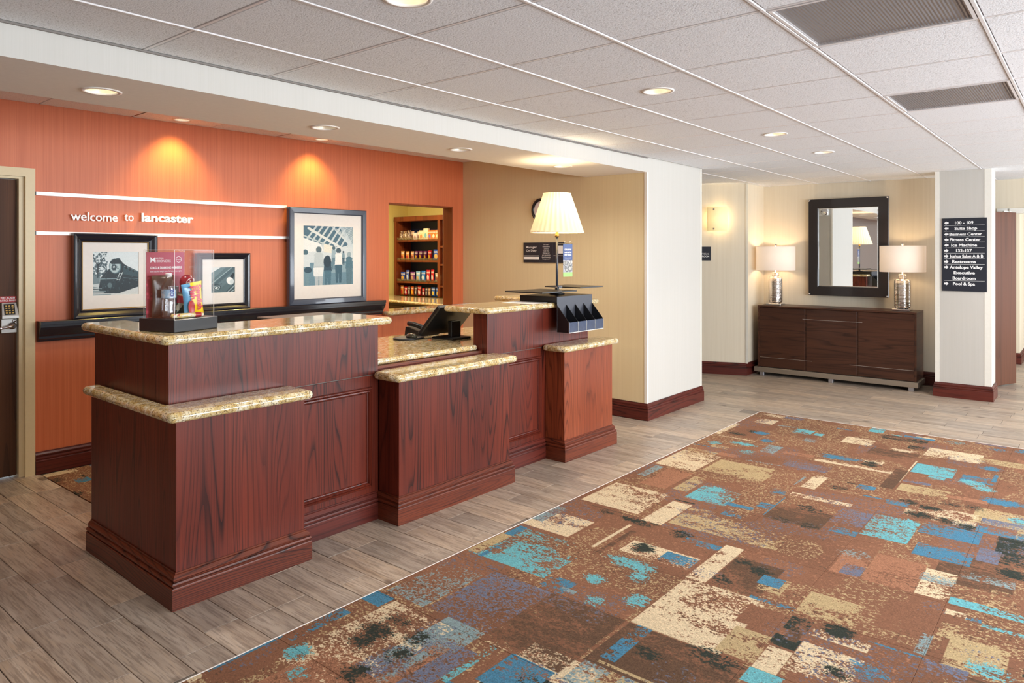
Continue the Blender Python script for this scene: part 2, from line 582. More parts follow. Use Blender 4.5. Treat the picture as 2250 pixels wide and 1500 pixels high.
M['pleat_shade'] = shade_mat('pleated_fabric_shade', (244, 232, 200), 0.085, 0.12, (255, 226, 150))
M['drum_shade'] = shade_mat('white_drum_shade', (244, 234, 224), 0.13, 0.16, (255, 232, 205))
M['sconce_glass'] = shade_mat('opal_sconce_glass', (250, 236, 200), 0.07, 0.30, (255, 226, 150))
M['bulb'] = emissive('lit_bulb', (255, 236, 204), 2.0)
M['bulb_dim'] = emissive('dim_bulb', (255, 240, 220), 0.45)
M['reflector'] = plain('can_reflector', (240, 232, 214), 0.25, 0.2)
M['ring'] = plain('white_can_ring', (238, 232, 226), 0.4)


def hammered():
    m = N('hammered_mercury_metal')
    v = m.coord('Object'); b = m.n('ShaderNodeTexBrick'); mp = m.n('ShaderNodeMapping')
    wv = m.n('ShaderNodeTexWave', wave_type='BANDS', bands_direction='Z'); wv.inputs['Scale'].default_value = 22.0; wv.inputs['Distortion'].default_value = 2.5
    wv.inputs['Detail'].default_value = 2; m.l(v, wv.inputs['Vector'])
    n = m.noise(v, 60.0, 2)
    m.base(srgb((222, 214, 206))); m.set(Metallic=1.0, Roughness=0.12)
    m.bump(m.math('ADD', wv.outputs['Fac'], m.math('MULTIPLY', n, 0.7)), 0.5, 0.004)
    return m.mat


M['hammered'] = hammered()


def image_mat(name, arr, rough=0.6, coat=0.0, bump=0.0):
    """arr: H x W x 3 sRGB 0..1, row 0 at the bottom; the picture is computed here, nothing is loaded"""
    h, w = arr.shape[:2]
    im = bpy.data.images.new(name, w, h, alpha=False, float_buffer=False)
    px = np.ones((h, w, 4), dtype=np.float32); px[..., :3] = np.clip(arr, 0, 1)
    im.pixels.foreach_set(px.ravel()); im.update(); im.pack()
    m = N(name)
    uv = m.n('ShaderNodeUVMap'); t = m.n('ShaderNodeTexImage'); t.image = im; t.extension = 'EXTEND'
    m.l(uv.outputs[0], t.inputs[0]); m.l(t.outputs[0], m.b.inputs['Base Color'])
    m.set(Roughness=rough)
    if coat: m.set(Coat_Weight=coat, Coat_Roughness=0.02)
    if bump:
        n = m.noise(m.coord('World'), 230.0, 2, 0.6); m.bump(n, bump, 0.004)
    return m.mat


# ------------------------------------------------------------------ lettering
_txt = {}


def text_mesh(s, bold=0.0, ext=0.0):
    key = (s, bold, ext)
    if key in _txt: return _txt[key]
    cu = bpy.data.curves.new('lettering', 'FONT'); cu.body = s; cu.size = 1.0; cu.extrude = ext; cu.offset = bold; cu.resolution_u = 3
    o = bpy.data.objects.new('lettering', cu); COL.objects.link(o)
    dg = bpy.context.evaluated_depsgraph_get(); dg.update()
    me = o.evaluated_get(dg).to_mesh()
    vs = [tuple(v.co) for v in me.vertices]; fs = [tuple(p.vertices) for p in me.polygons]
    o.evaluated_get(dg).to_mesh_clear()
    bpy.data.objects.remove(o); bpy.data.curves.remove(cu)
    _txt[key] = (vs, fs); return vs, fs


def text_part(mb, s, P, ex, ez, en, height=None, width=None, align='l', bold=0.0, ext=0.0, lift=0.0, mi=0):
    """P: anchor (baseline) in frame coordinates; ex along the line, ez up, en out of the face; height: cap height"""
    vs, fs = text_mesh(s, bold, ext)
    if not vs: return mb
    xs = [v[0] for v in vs]; x0, x1 = min(xs), max(xs)
    k = height / 0.70 if height else width / (x1 - x0)
    kx = width / (x1 - x0) if width else k
    off = {'l': -x0, 'c': -(x0 + x1) / 2, 'r': -x1}[align]
    P = Vector(P); ex = Vector(ex); ez = Vector(ez); en = Vector(en)
    mb.add([P + ex * ((x + off) * kx) + ez * (y * k) + en * (z * k + ext * k + lift) for x, y, z in vs], fs, mi)
    return mb


def islands(vs, fs):
    par = list(range(len(vs)))

    def find(a):
        while par[a] != a:
            par[a] = par[par[a]]; a = par[a]
        return a
    for f in fs:
        for i in f[1:]: par[find(i)] = find(f[0])
    gr = {}
    for fi, f in enumerate(fs): gr.setdefault(find(f[0]), []).append(f)
    out = []
    for k, ff in gr.items():
        ids = sorted({i for f in ff for i in f}); mp = {a: b for b, a in enumerate(ids)}
        out.append(([vs[i] for i in ids], [tuple(mp[i] for i in f) for f in ff]))
    out.sort(key=lambda q: min(v[0] for v in q[0]))
    return out

# ================================================================== THE SETTING
def struct(o):
    o['kind'] = 'structure'; return o


CZ = 2.440          # ceiling tile faces
# ---- floor: grout bed, planks as parts
fl = MB().box(-3.2, 15, -4.2, 9, -0.08, -0.005).build('floor', M['grout'])
struct(fl)

PW_, PL_ = 0.1525, 0.632
F3 = (math.cos(TH), math.sin(TH))


def pix(x, y, z=0.0):
    d = F3[0] * x + F3[1] * y; r = F3[1] * x - F3[0] * y
    if d < 0.3: return None
    return 1125 + 1564.2 * r / d, 556.6 - 1564.2 * (z - 1.55) / d, d


ends = {0: 0.188, -1: 0.053, -2: 0.235, 2: 0.257}
cells = []
for k in range(-6, 84):
    x0 = 1.292 + PW_ * k; x1 = x0 + PW_
    off = ends.get(k, (k * 0.2467 + 0.31 * ((k * 7919) % 13) / 13) % PL_)
    for j in range(-4, 10):
        y0 = off + (j - 1) * PL_; y1 = y0 + PL_
        if x0 < 6.925:
            if x1 > 6.93: pass
            elif -1.04 < y1 <= 2.60: continue
            elif y1 > 0 and y0 < 2.562: y0 = 2.562
        xa, xb = x0, x1
        if x0 < 6.93 < x1 and y1 < 2.9: xa = 6.935
        if y1 - y0 < 0.03 or xb - xa < 0.02: continue
        xm, ym = (xa + xb) / 2, (y0 + y1) / 2
        if xm > 1.75 and y0 > 3.29 and xm < 4.95: continue
        if xm > 1.75 and xm < 4.95 and y1 > 3.31: y1 = 3.31
        if xm > 4.9 and xm < 5.95 and y0 > 4.3: continue
        if 5.93 < xm < 7.04 and y0 > 3.24: continue
        if 5.93 < xm < 7.04 and y1 > 3.24: y1 = 3.24
        if xm < 1.75 and y0 > 5.8: continue
        if y1 - y0 < 0.03: continue
        vis = False
        for q in ((xa, y0), (xb, y0), (xa, y1), (xb, y1), (xm, (y0 + y1) / 2)):
            p = pix(*q)
            if p and -30 < p[0] < 2280 and p[1] < 1540: vis = True
        if xm > 8.9 and y0 > 3.45: continue
        if xm > 9.45 and y0 > 1.35: continue
        p = pix(xm, (y0 + y1) / 2)
        cells.append((p[2] if vis and p else 99.0, xa, xb, y0, y1))
cells.sort()
pl_cache = {}
far = MB()
for i, (dd, xa, xb, y0, y1) in enumerate(cells):
    lx, ly = round(xb - xa, 3), round(y1 - y0, 3)
    if i < 294 and dd < 90:
        key = (lx, ly)
        if key not in pl_cache:
            o = MB().box(-lx / 2 + .0015, lx / 2 - .0015, -ly / 2 + .0015, ly / 2 - .0015, -0.005, 0.0, 0, 0.0012).build('plank', M['plank'], fl)
            pl_cache[key] = o.data
        else:
            o = bpy.data.objects.new('plank', pl_cache[key]); COL.objects.link(o); o.parent = fl
        o.location = ((xa + xb) / 2, (y0 + y1) / 2, random.uniform(-0.0004, 0.0002))
    else:
        far.box(xa + .0015, xb - .0015, y0 + .0015, y1 - .0015, -0.005, 0.0)
if far.v:
    o = far.build('far_planks', M['plank'], fl); o['kind'] = 'stuff'

# ---- suspended ceiling: tiles, tees
cl = MB().box(-3.2, 15, -4.2, 3.24, 2.475, 2.55).box(7.07, 15, 3.24, 6.2, 2.475, 2.55).build('ceiling', M['void'])
struct(cl)
GX, GY, GP = 1.992, 2.166, 0.61
CANS = [(-1, 0, 1), (2, 0, 1), (5, 0, 1), (7, 0, 1)]
cans_at = {(a, b) for a, b, _ in CANS}
vents_at = {(1, 2), (4, 2)}


def plate_hole(mb, x0, x1, y0, y1, z, cx, cy, r, n=32, up=0.02, mi=0):
    """flat plate facing down with a round hole and a short collar"""
    vi = []; vo = []
    corners = [math.atan2(y - cy, x - cx) % (2 * math.pi) for x in (x0, x1) for y in (y0, y1)]
    an = sorted(set([round(2 * math.pi * k / n, 5) for k in range(n)] + [round(c, 5) for c in corners]))
    for a in an:
        c, s = math.cos(a), math.sin(a)
        t = min((((x1 if c > 0 else x0) - cx) / c) if abs(c) > 1e-6 else 1e9, (((y1 if s > 0 else y0) - cy) / s) if abs(s) > 1e-6 else 1e9)
        vi.append((cx + r * c, cy + r * s, z)); vo.append((cx + t * c, cy + t * s, z))
    m = len(an)
    vu = [(x, y, z + up) for x, y, _ in vi]
    mb.add(vi + vo + vu, [(k, (k + 1) % m, m + (k + 1) % m, m + k) for k in range(m)] + [(k, (k + 1) % m, 2 * m + (k + 1) % m, 2 * m + k) for k in range(m)], mi)


tile_me = None
for i in range(-4, 19):
    for j in range(-2, 7):
        x0 = GX + GP * i; x1 = x0 + GP
        y1 = GY - 0.608 * (j - 1) if False else GY - 0.608 * j; y0 = y1 - 0.608
        if (i, j) in vents_at: continue
        clipped = False
        if x0 > 6.8 and j < -1: continue
        if y1 > 3.22: y1 = 3.228; clipped = True
        c = pix((x0 + x1) / 2, (y0 + y1) / 2, 2.44)
        vis = any(p and -900 < p[0] < 3300 and p[1] > -700 for p in (pix(x0, y0, 2.44), pix(x1, y0, 2.44), pix(x0, y1, 2.44), pix(x1, y1, 2.44)))
        if not vis: continue
        e = 0.010
        if (i, j) in cans_at:
            mb = MB(); cx, cy = (x0 + x1) / 2, (y0 + y1) / 2
            plate_hole(mb, x0 + e, x1 - e, y0 + e, y1 - e, 0, cx, cy, 0.075)
            mb.build('ceiling_tile', M['tile'], cl, (cx, cy, 0)).location = (cx, cy, CZ)
            continue
        o = None
        if not clipped and tile_me:
            o = bpy.data.objects.new('ceiling_tile', tile_me); COL.objects.link(o); o.parent = cl
        else:
            hx, hy = (x1 - x0) / 2 - e, (y1 - y0) / 2 - e
            o = MB().box(-hx, hx, -hy, hy, 0, 0.015, 0, 0.004).build('ceiling_tile', M['tile'], cl)
            if not clipped: tile_me = o.data
        o.location = ((x0 + x1) / 2, (y0 + y1) / 2, CZ + random.uniform(-.0006, .0006))
# second strip of tiles beyond the column, over the console bay
for i in range(8, 14):
    for j in (-2, -3):
        x0 = GX + GP * i; y0 = GY - 0.608 * j - 0.608 + 0.608 * 0
        y0 = GY + 0.608 * (-j - 1); y1 = y0 + 0.608
        xa = max(x0, 7.08)
        hx, hy = (x0 + GP - xa) / 2 - .010, (y1 - y0) / 2 - .010
        o = MB().box(-hx, hx, -hy, hy, 0, 0.015, 0, 0.004).build('ceiling_tile', M['tile'], cl)
        o.location = ((xa + x0 + GP) / 2, (y0 + y1) / 2, CZ)
o = MB().box(-.094, .10, -.217, .217, 0, .015, 0, .004).build('ceiling_tile', M['tile'], cl); o.location = (6.976, 3.001, CZ)
for j in range(-3, 6):
    y = GY - 0.608 * j
    x0 = -1.0 if y < 3.2 else 7.08
    MB().box(x0, 13.6, y - .007, y + .007, CZ - .004, CZ + .012, 0, .0015).build('ceiling_tee', M['tee'], cl)
for i in range(-4, 20):
    x = GX + GP * i
    MB().box(x - .007, x + .007, -1.6, 3.228 if x < 7.0 else 4.4, CZ - .001, CZ + .012, 0, .0015).build('cross_tee', M['tee'], cl)


def recessed_light(x, y, z, label, power, lit=True, r=0.075, fr=G, tgt=None, angle=112, group='recessed downlights'):
    p = fr.w(x, y)
    t = thing('recessed_light', label, 'light', G, (p.x, p.y, z), group=group)
    MB().lathe([(r - .004, .004), (r - .004, -.005), (r + .012, -.004), (r + .014, .001)], n=32, cap=False).build('trim_ring', M['ring'], t)
    MB().lathe([(r, .0), (r * .92, .05), (r * .72, .095), (0.001, .097)], n=32, cap=False).build('reflector', M['reflector'], t)
    MB().lathe([(.0, .020), (r * .55, .022), (r * .80, .030), (r * .86, .042)], n=28, cap=False).build('bulb', M['bulb'] if lit else M['bulb_dim'], t)
    if power:
        L = spot_light('down_beam', (p.x, p.y, z - .012), tgt or (p.x, p.y, 0), power, (1.0, 0.92, 0.82), angle, 0.9, 0.05)
    return t


nm = ['first', 'second', 'third', 'fourth']
where = ['nearest the camera, cut by the photo edge', 'over the carpet, second along the row', 'third along the row, towards the console', 'farthest of the row, close to the mirror wall']
for (i, j, _), wv in zip(CANS, where):
    recessed_light(GX + GP * (i + .5), GY - 0.608 * (j + .5), CZ, 'recessed ceiling light ' + wv, {-1: 9, 2: 34, 5: 20, 7: 38}[i], True)

# added unseen spots without fixtures, behind the camera, to brighten the floor
for x, y in ((4.3, -.6), (6.2, -.4), (8.0, .4), (6.0, -2.4)):
    spot_light('down_beam', (x, y, CZ - .03), (x, y, 0), 34, (1.0, .94, .87), 124, .8, .06)
for x, y in ((3.1, 4.75), (4.9, 4.72)):
    spot_light('office_fill_beam', (x, y, 2.58), (x, y, 0), 30, (1.0, .90, .76), 150, .8, .06)  # added unseen spots that lift the alcove and lower orange wall

# ---- air vents in the grid
for (i, j), lb in (((1, 2), 'large grey perforated air vent panel in the ceiling nearest the camera'), ((4, 2), 'grey perforated air vent panel farther along the ceiling, beyond plain tiles')):
    x0 = GX + GP * i; y1 = GY - 0.608 * j
    t = thing('air_vent', lb, 'vent', G, (x0 + .305, y1 - .304, CZ), group='ceiling air vents')
    mb = MB(); h = .293
    for a, b, c, d in ((-h, h, -h, -h + .012), (-h, h, h - .012, h), (-h, -h + .012, -h + .012, h - .012), (h - .012, h, -h + .012, h - .012)): mb.box(a, b, c, d, -.003, .012)
    mb.build('frame', M['tee'], t)
    MB().box(-h + .012, h - .012, -h + .012, h - .012, .010, .014).build('backing', plain('grey_vent_backing', (176, 170, 170), 0.8), t)  # plain grey sheet behind the slats
    mb = MB()
    for k in range(46):
        y = -h + .016 + k * (2 * h - .032) / 45
        mb.add([(-h + .013, y - .0038, 0.0), (h - .013, y - .0038, 0.0), (h - .013, y + .0038, .003), (-h + .013, y + .0038, .003)], [(0, 1, 2, 3)])
    o = mb.build('slats', plain('grey_vent_slats', (190, 188, 190), .45, .3), t); o['kind'] = 'stuff'

# ---- soffit over the desk
sf = MB(); SB = 2.305
sf.add([(-3, 3.236, SB), (5.9, 3.236, SB), (5.9, 3.236, 2.475), (-3, 3.236, 2.475)], [(0, 1, 2, 3)], 0)
cs = [(1.342, 3.58), (2.582, 3.58), (3.752, 3.575), (5.033, 3.582)]
edges = [-3, 1.96, 3.17, 4.4, 5.93]
for k, (cx, cy) in enumerate(cs):
    plate_hole(sf, edges[k], edges[k + 1], 3.236, 3.93, SB, cx, cy, 0.072, mi=1)
sf.add([(-3, 3.93, SB), (5.93, 3.93, SB), (5.93, 3.93, 2.72), (-3, 3.93, 2.72)], [(0, 1, 2, 3)], 1)
sf.add([(-3, 3.24, 2.52), (5.93, 3.24, 2.52), (5.93, 3.93, 2.52), (-3, 3.93, 2.52)], [(0, 1, 2, 3)], 1)
struct(sf.build('wall_soffit', [M['soffit'], M['soffit_under']]))
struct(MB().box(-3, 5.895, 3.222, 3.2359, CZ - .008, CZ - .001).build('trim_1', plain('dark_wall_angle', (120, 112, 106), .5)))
sl = ['lit recessed light in the soffit above the left end of the desk', 'unlit looking recessed light in the soffit, above the large framed street photograph', 'small recessed light in the soffit in front of the snack shop opening', 'lit recessed light in the soffit above the pleated desk lamp']
for (cx, cy), lb, pw, lit in zip(cs, sl, (26, 20, 20, 22), (True, False, False, True)):
    recessed_light(cx, cy, SB, lb, pw, lit, 0.072, angle=150, group='soffit downlights')

# ---- higher strip of tiles behind the soffit
BZ = 2.60
cb = MB().box(-3, 5.99, -1.95, 0.0, BZ + .03, BZ + .08).map(lambda x, y, z: W.w(x, y, z)).build('ceiling_back', M['void']); struct(cb)
wash = [(2.674, -.18), (3.95, -.19)]
k = -4
for k in range(-3, 8):
    u0 = 1.75 + .615 * k; u1 = min(u0 + .615, 5.98)
    for r_ in range(3):
        v1 = -.004 - .40 * r_; v0 = v1 - .396
        mb = MB(); hit = [w_ for w_ in wash if u0 < w_[0] < u1] if r_ == 0 else []
        if hit: plate_hole(mb, u0 + .004, u1 - .004, v0, v1, BZ, hit[0][0], hit[0][1], .06)
        else: mb.box(u0 + .004, u1 - .004, v0, v1, BZ, BZ + .015, 0, .003)
        mb.map(lambda x, y, z: W.w(x, y, z)).build('ceiling_tile', M['tile'], cb)
for (u, v), lb in zip(wash, ('glowing recessed wall washer above the metal letters, lighting the orange wall', 'glowing recessed wall washer above the large slate framed photograph')):
    p = W.w(u, v)
    recessed_light(u, v, BZ, lb, 0, True, .06, W, group='wall washer lights')
    tg = W.w(u, 0.02, 1.35)
    spot_light('wall_washer_beam', (p.x, p.y, BZ - .015), tuple(tg), 26, (1.0, 0.72, 0.20), 100, 0.9, .04)

# ---- walls
ow = MB()
for a, b, c, d in ((-2.5, .70, 0, 2.75), (.70, 1.669, 2.082, 2.75), (1.669, 4.89, 0, 2.75), (4.89, 5.814, 0, .90), (4.89, 5.814, 2.078, 2.75), (5.814, 5.985, 0, 2.75)):
    ow.box(a, b, 0, .13, c, d)
struct(ow.build('wall_back', M['orange'])); bpy.data.objects['wall_back'].location = W.o; bpy.data.objects['wall_back'].rotation_euler = (0, 0, W.a)
# red-brown lining of the shop opening
jb = MB().box(5.800, 5.8142, -.004, .134, .96, 2.0635).box(4.8898, 5.8142, -.004, .134, 2.064, 2.079)
jo = struct(jb.build('trim_2', wood('opening_lining', (150, 78, 44), (134, 66, 36), (110, 50, 26), 'z', .4, .1, 2))); jo.location = W.o; jo.rotation_euler = (0, 0, W.a)

pc = W.w(5.985, 0)
cw = MB()
cp = [(5.90, 3.236), (7.07, 3.236), (7.07, 6.0), (pc.x + .01, 6.0), (pc.x, pc.y)]
cw.prism(cp, 0, 2.75)
cw.m = [0, 0, 0, 0, 0, 0, 1]
struct(cw.build('wall_column', [M['soffit'], M['alcove']]))
# white corner guards of the column
tr = MB().box(5.896, 5.922, 3.232, 3.236, .15, SB).box(5.896, 5.90, 3.236, 3.262, .15, SB)
struct(tr.build('trim_3', M['trim_white']))
struct(MB().box(7.046, 7.074, 3.232, 3.236, .15, CZ).box(7.07, 7.074, 3.236, 3.262, .15, CZ).build('trim_4', M['trim_white']))

aw = MB().prism([(8.89, 3.47), (9.5, 3.46), (9.62, 1.36), (9.75, 1.36), (9.75, 6.0), (7.92, 6.0)], 0, 2.6)
struct(aw.build('wall_console', M['beige']))
g = math.atan2(1.13, -.44)
struct(MB().box(-.004, .0, -.03, .0, .15, CZ).box(.0, .03, -.004, .0, .15, CZ).map(lambda x, y, z: (8.888 + x * 1 + y * 0, 3.468 + y, z)).build('trim_5', M['trim_white']))
wl = MB().box(8.862, 8.889, 3.462, 3.4695, .15, CZ)
pw = MB().box(8.93, 9.31, .865, 1.372, 0, 2.55)
struct(pw.build('wall_pillar', M['soffit']))
struct(MB().box(8.9265, 8.93, .861, .925, .15, CZ).box(8.93, 8.995, .8615, .865, .15, CZ).box(8.9265, 8.93, 1.335, 1.3755, .15, CZ).box(8.93, 8.97, 1.372, 1.3755, .15, CZ).build('trim_6', M['trim_white']))
# hall beyond the pillar
struct(MB().box(10.4, 10.52, -2.9, 1.36, 2.075, 2.55).box(10.4, 10.52, .95, 1.36, 0, 2.075).build('wall_hall', M['beige']))
struct(MB().box(10.382, 10.54, -1.4, .95, 2.03, 2.09).box(10.382, 10.54, .90, .955, 0, 2.03).build('trim_7', M['trim_white']))
struct(MB().box(12.2, 13.7, .85, 1.0, 0, 2.55).build('wall_corridor', M['beige']))
struct(MB().box(13.6, 13.75, -3.0, .85, 0, 2.55).build('wall_far', M['beige']))
# walls outside the photograph that close the room
struct(MB().box(-3.15, -3.0, -4.2, 6, 0, 2.75).build('wall_left', M['plaster']))
fw = MB().box(-3.2, 15, -4.2, -4.05, 0, .35).box(-3.2, 15, -4.2, -4.05, 2.5, 2.6)
xs_ = [-3.2, -1.7, .5, .9, 3.1, 3.5, 5.7, 6.1, 8.3, 15]
for a, b in zip(xs_[::2], xs_[1::2]): fw.box(a, b, -4.2, -4.05, .35, 2.5)
struct(fw.build('wall_front', M['plaster']))
struct(MB().box(13.7, 13.8, -4.2, -3.0, 0, 2.5).box(10.52, 13.75, 1.3, 1.4, 0, 2.55).build('wall_right', M['plaster']))
for n_, (a, b) in enumerate(zip((-1.7, .9, 3.5, 6.1), (.5, 3.1, 5.7, 8.3))):
    mb = MB()
    for q in ((a, a + .05, .35, 2.5), (b - .05, b, .35, 2.5), (a + .05, b - .05, .35, .40), (a + .05, b - .05, 2.45, 2.5), ((a + b) / 2 - .025, (a + b) / 2 + .025, .40, 2.45)):
        mb.box(q[0], q[1], -4.16, -4.09, q[2], q[3])
    struct(mb.build('window_%d' % (n_ + 1), M['trim_white']))

# snack shop room behind the opening
struct(MB().prism([(3.9, 8.30), (7.6, 8.30), (7.6, 8.42), (3.9, 8.42)], 0, 2.7).box(7.52, 7.6, 6.05, 8.3, 0, 2.7).box(3.8, 3.9, 5.95, 8.42, 0, 2.7).box(7.0, 7.6, 6.0, 6.05, 0, 2.7).build('wall_shop', M['yellow']))
struct(MB().box(3.8, 7.6, 5.93, 8.42, 2.65, 2.7).build('ceiling_shop', M['plaster']))
area_light('shop_ceiling_lamp', (5.9, 7.1, 2.62), (5.9, 7.1, 0), .9, .9, 48, (1.0, .84, .58))

# ---- baseboards
BB = [(.004, 0), (.022, 0), (.022, .092), (.020, .097), (.0165, .098), (.0165, .101), (.020, .105), (.0205, .111), (.018, .118), (.0125, .120), (.0125, .123), (.0145, .128), (.014, .136), (.008, .147), (.005, .156)]


def base(name, path, mat='baseboard'):
    mb = MB().sweep(path, BB); return struct(mb.build(name, M[mat]))


def wp(u, v=0):
    q = W.w(u, v); return (q.x, q.y)


base('baseboard_back', [wp(1.727), wp(5.983), (5.90, 3.236), (7.07, 3.236), (7.07, 5.2)])
base('baseboard_console', [(8.45, 4.6), (8.89, 3.47), (9.5, 3.46), (9.618, 1.375), (8.93, 1.372), (8.93, .865), (9.31, .865)])
base('baseboard_corridor', [(12.2, .99), (12.2, .85), (13.6, .85), (13.6, -2)])

# ---- left door
d1 = thing('door_1', 'brown door in a cream frame at the left edge, beside the orange wall', 'door', W, (1.2, 0, 0)); d1['kind'] = 'structure'
del d1['category']; del d1['label']
og = (1.2, 0, 0)
fr_ = MB().box(1.664, 1.722, -.022, .006, 0, 2.142).box(.64, 1.664, -.022, .006, 2.082, 2.142).box(1.632, 1.6685, .006, .125, 0, 2.082).box(.70, 1.632, .006, .125, 2.066, 2.082).box(.64, .70, -.022, .006, 0, 2.082)
fr_.build('door_frame', M['cream_paint'], d1, og)
MB().box(.705, 1.629, .048, .092, .012, 2.062, 0, .002).build('door_leaf', M['door_brown'], d1, og)
fp = MB().box(1.510, 1.6285, .045, .048, 1.213, 1.254)
fpo = fp.build('fire_alarm_plate', M['red'], d1, og)
tx = MB()
text_part(tx, 'FIRE ALARM', (1.578, .0449, 1.237), (1, 0, 0), (0, 0, 1), (0, -1, 0), height=.0125, width=.082, align='c', bold=.012)
text_part(tx, 'CONTROL PANEL', (1.570, .0449, 1.219), (1, 0, 0), (0, 0, 1), (0, -1, 0), height=.0125, width=.112, align='c', bold=.012)
tx.build('lettering', M['sign_white'], fpo, og)
lk = MB()
lk.add([(1.536, .048, 1.115), (1.628, .048, 1.115), (1.628, .048, 1.21), (1.536, .048, 1.21), (1.534, -.002, 1.122), (1.63, -.002, 1.122), (1.622, .030, 1.21), (1.540, .030, 1.21)],
       [(0, 1, 5, 4), (1, 2, 6, 5), (2, 3, 7, 6), (3, 0, 4, 7), (4, 5, 6, 7)])
lk.add([(1.534, .048, 1.095), (1.63, .048, 1.095), (1.63, .048, 1.122), (1.534, .048, 1.122), (1.534, -.002, 1.105), (1.63, -.002, 1.105), (1.63, -.002, 1.122), (1.534, -.002, 1.122)],
       [(0, 1, 5, 4), (1, 2, 6, 5), (3, 0, 4, 7), (4, 5, 6, 7)])
kp = lk.build('keypad', M['keypad_body'], d1, og)
kb = MB()
def kpos(s, t, l=0.0):
    x = 1.552 + s * .055; z = 1.135 + t * .062
    return (x, -.002 + .032 * (z - 1.122) / .088 - l, z)
kb.add([kpos(-.08, -.1, .0008), kpos(1.08, -.1, .0008), kpos(1.08, 1.1, .0008), kpos(-.08, 1.1, .0008)], [(0, 1, 2, 3)])
kb.build('keypad_face', M['plastic_black'], kp, og)
for a in range(3):
    for b in range(4):
        c = kpos((a + .5) / 3, (b + .5) / 4, .003)
        MB().box(c[0] - .0062, c[0] + .0062, c[1] - .002, c[1] + .002, c[2] - .0048, c[2] + .0048, 0, .001).build('button', M['gold_lip'], kp, og)
MB().box(1.536, 1.63, .034, .048, 1.002, 1.10, 0, .003).build('lock_plate', M['keypad_body'], d1, og)
hd = MB().lathe([(.024, 0), (.024, .02), (.015, .024), (.012, .05)], n=16, ax='y').map(lambda x, y, z: (x + 1.598, y + .034, z + 1.052))
hd.tube([(1.598, -.012, 1.052), (1.57, -.014, 1.048), (1.53, -.012, 1.04), (1.492, -.008, 1.044)], .0095)
hd.build('lever_handle', M['chrome'], d1, og)
MB().lathe([(.012, 0), (.012, .006), (.004, .007)], n=14, ax='y').map(lambda x, y, z: (x + 1.612, y + .034, z + 1.085)).build('key_cylinder', M['chrome'], d1, og)

# ---- open door behind the pillar
A_ = Vector((9.62, 1.068)); B_ = Vector((10.329, .753)); dr = (B_ - A_); an = math.atan2(dr.y, dr.x)
d2 = bpy.data.objects.new('door_2', None); COL.objects.link(d2); d2.location = (A_.x, A_.y, 0); d2.rotation_euler = (0, 0, an); d2['kind'] = 'structure'
MB().box(0, dr.length, 0, .045, .012, 2.036, 0, .002).build('door_leaf', M['door_tan'], d2)
MB().box(.50, .66, -.015, .0, 2.037, 2.046).box(.60, .612, -.02, .0, 2.037, 2.075).build('door_closer', M['metal'], d2)

# ================================================================== RECEPTION DESK
desk = thing('reception_desk', 'long cherry stained oak reception desk body with framed panels and raised sections', 'desk', D)
Zg = .838
# walls of the desk, upper and lower panels with a fine groove between
for u0, u1 in ((.077, 1.295), (2.247, 3.481)):
    MB().box(u0, u1, .21, .34, .842, 1.131, 0, .0015).build('upper_panel', M['cherry'], desk)
    MB().box(u0 + (.6 if u0 < 1 else .03), u1, .21, .34, 0, .838, 0, .0015).build('lower_panel', M['cherry'], desk)
    MB().box(u0 + .01, u1 - .01, .216, .33, .836, .844).build('groove_strip', M['plastic_grey'], desk)
MB().box(.077, .20, .341, 1.09, .0, 1.131, 0, .0015).build('side_panel', M['cherry'], desk)
MB().box(3.361, 3.481, .341, 1.04, .0, 1.131, 0, .0015).build('side_panel', M['cherry'], desk)
MB().box(1.296, 2.246, .23, .34, 0, .858).build('centre_panel', M['cherry'], desk)
MB().box(1.297, 2.245, .255, .34, .859, .875).build('riser_strip', M['cherry_h'], desk)
MB().box(1.56, 3.34, .365, 1.10, 0, .874).build('back_cabinet', M['cherry'], desk)
MB().box(.21, 1.52, .345, 1.02, 0, .735).build('back_cabinet', M['cherry'], desk)
MB().box(.205, 1.525, .345, 1.08, .736, .76, 0, .004).build('clerk_worktop', M['plastic_black'], desk)

PROF = [(0, 0), (0, .012), (-.004, .019), (-.010, .021), (-.0145, .014), (-.0150, .012), (-.019, .019), (-.025, .020), (-.029, .013), (-.0295, .008), (-.034, .007), (-.038, 0)]


def frame_moulding(u0, u1, z0, z1, vf, prof=PROF):
    """mitred rectangle of moulding lying on the plane v = vf, proud towards -v"""
    return MB().sweep([(u0, z0), (u1, z0), (u1, z1), (u0, z1)], prof, close=True).map(lambda x, y, z: (x, vf - z, y))


frame_moulding(.735, 1.242, .192, .774, .21).build('panel_moulding', M['cherry'], desk)
frame_moulding(2.31, 2.842, .197, .780, .21).build('panel_moulding', M['cherry'], desk)
DB = [(0, 0), (.028, 0), (.028, .092), (.0255, .097), (.0205, .098), (.0205, .101), (.0255, .105), (.0265, .111), (.023, .118), (.0155, .120), (.0155, .123), (.0185, .128), (.018, .136), (.010, .147), (.005, .149), (.005, .156), (0, .156)]
MB().sweep([(.70, .21), (1.275, .21)], DB).build('base_moulding', M['baseboard'], desk)
MB().sweep([(2.30, .21), (2.885, .21)], DB).build('base_moulding', M['baseboard'], desk)

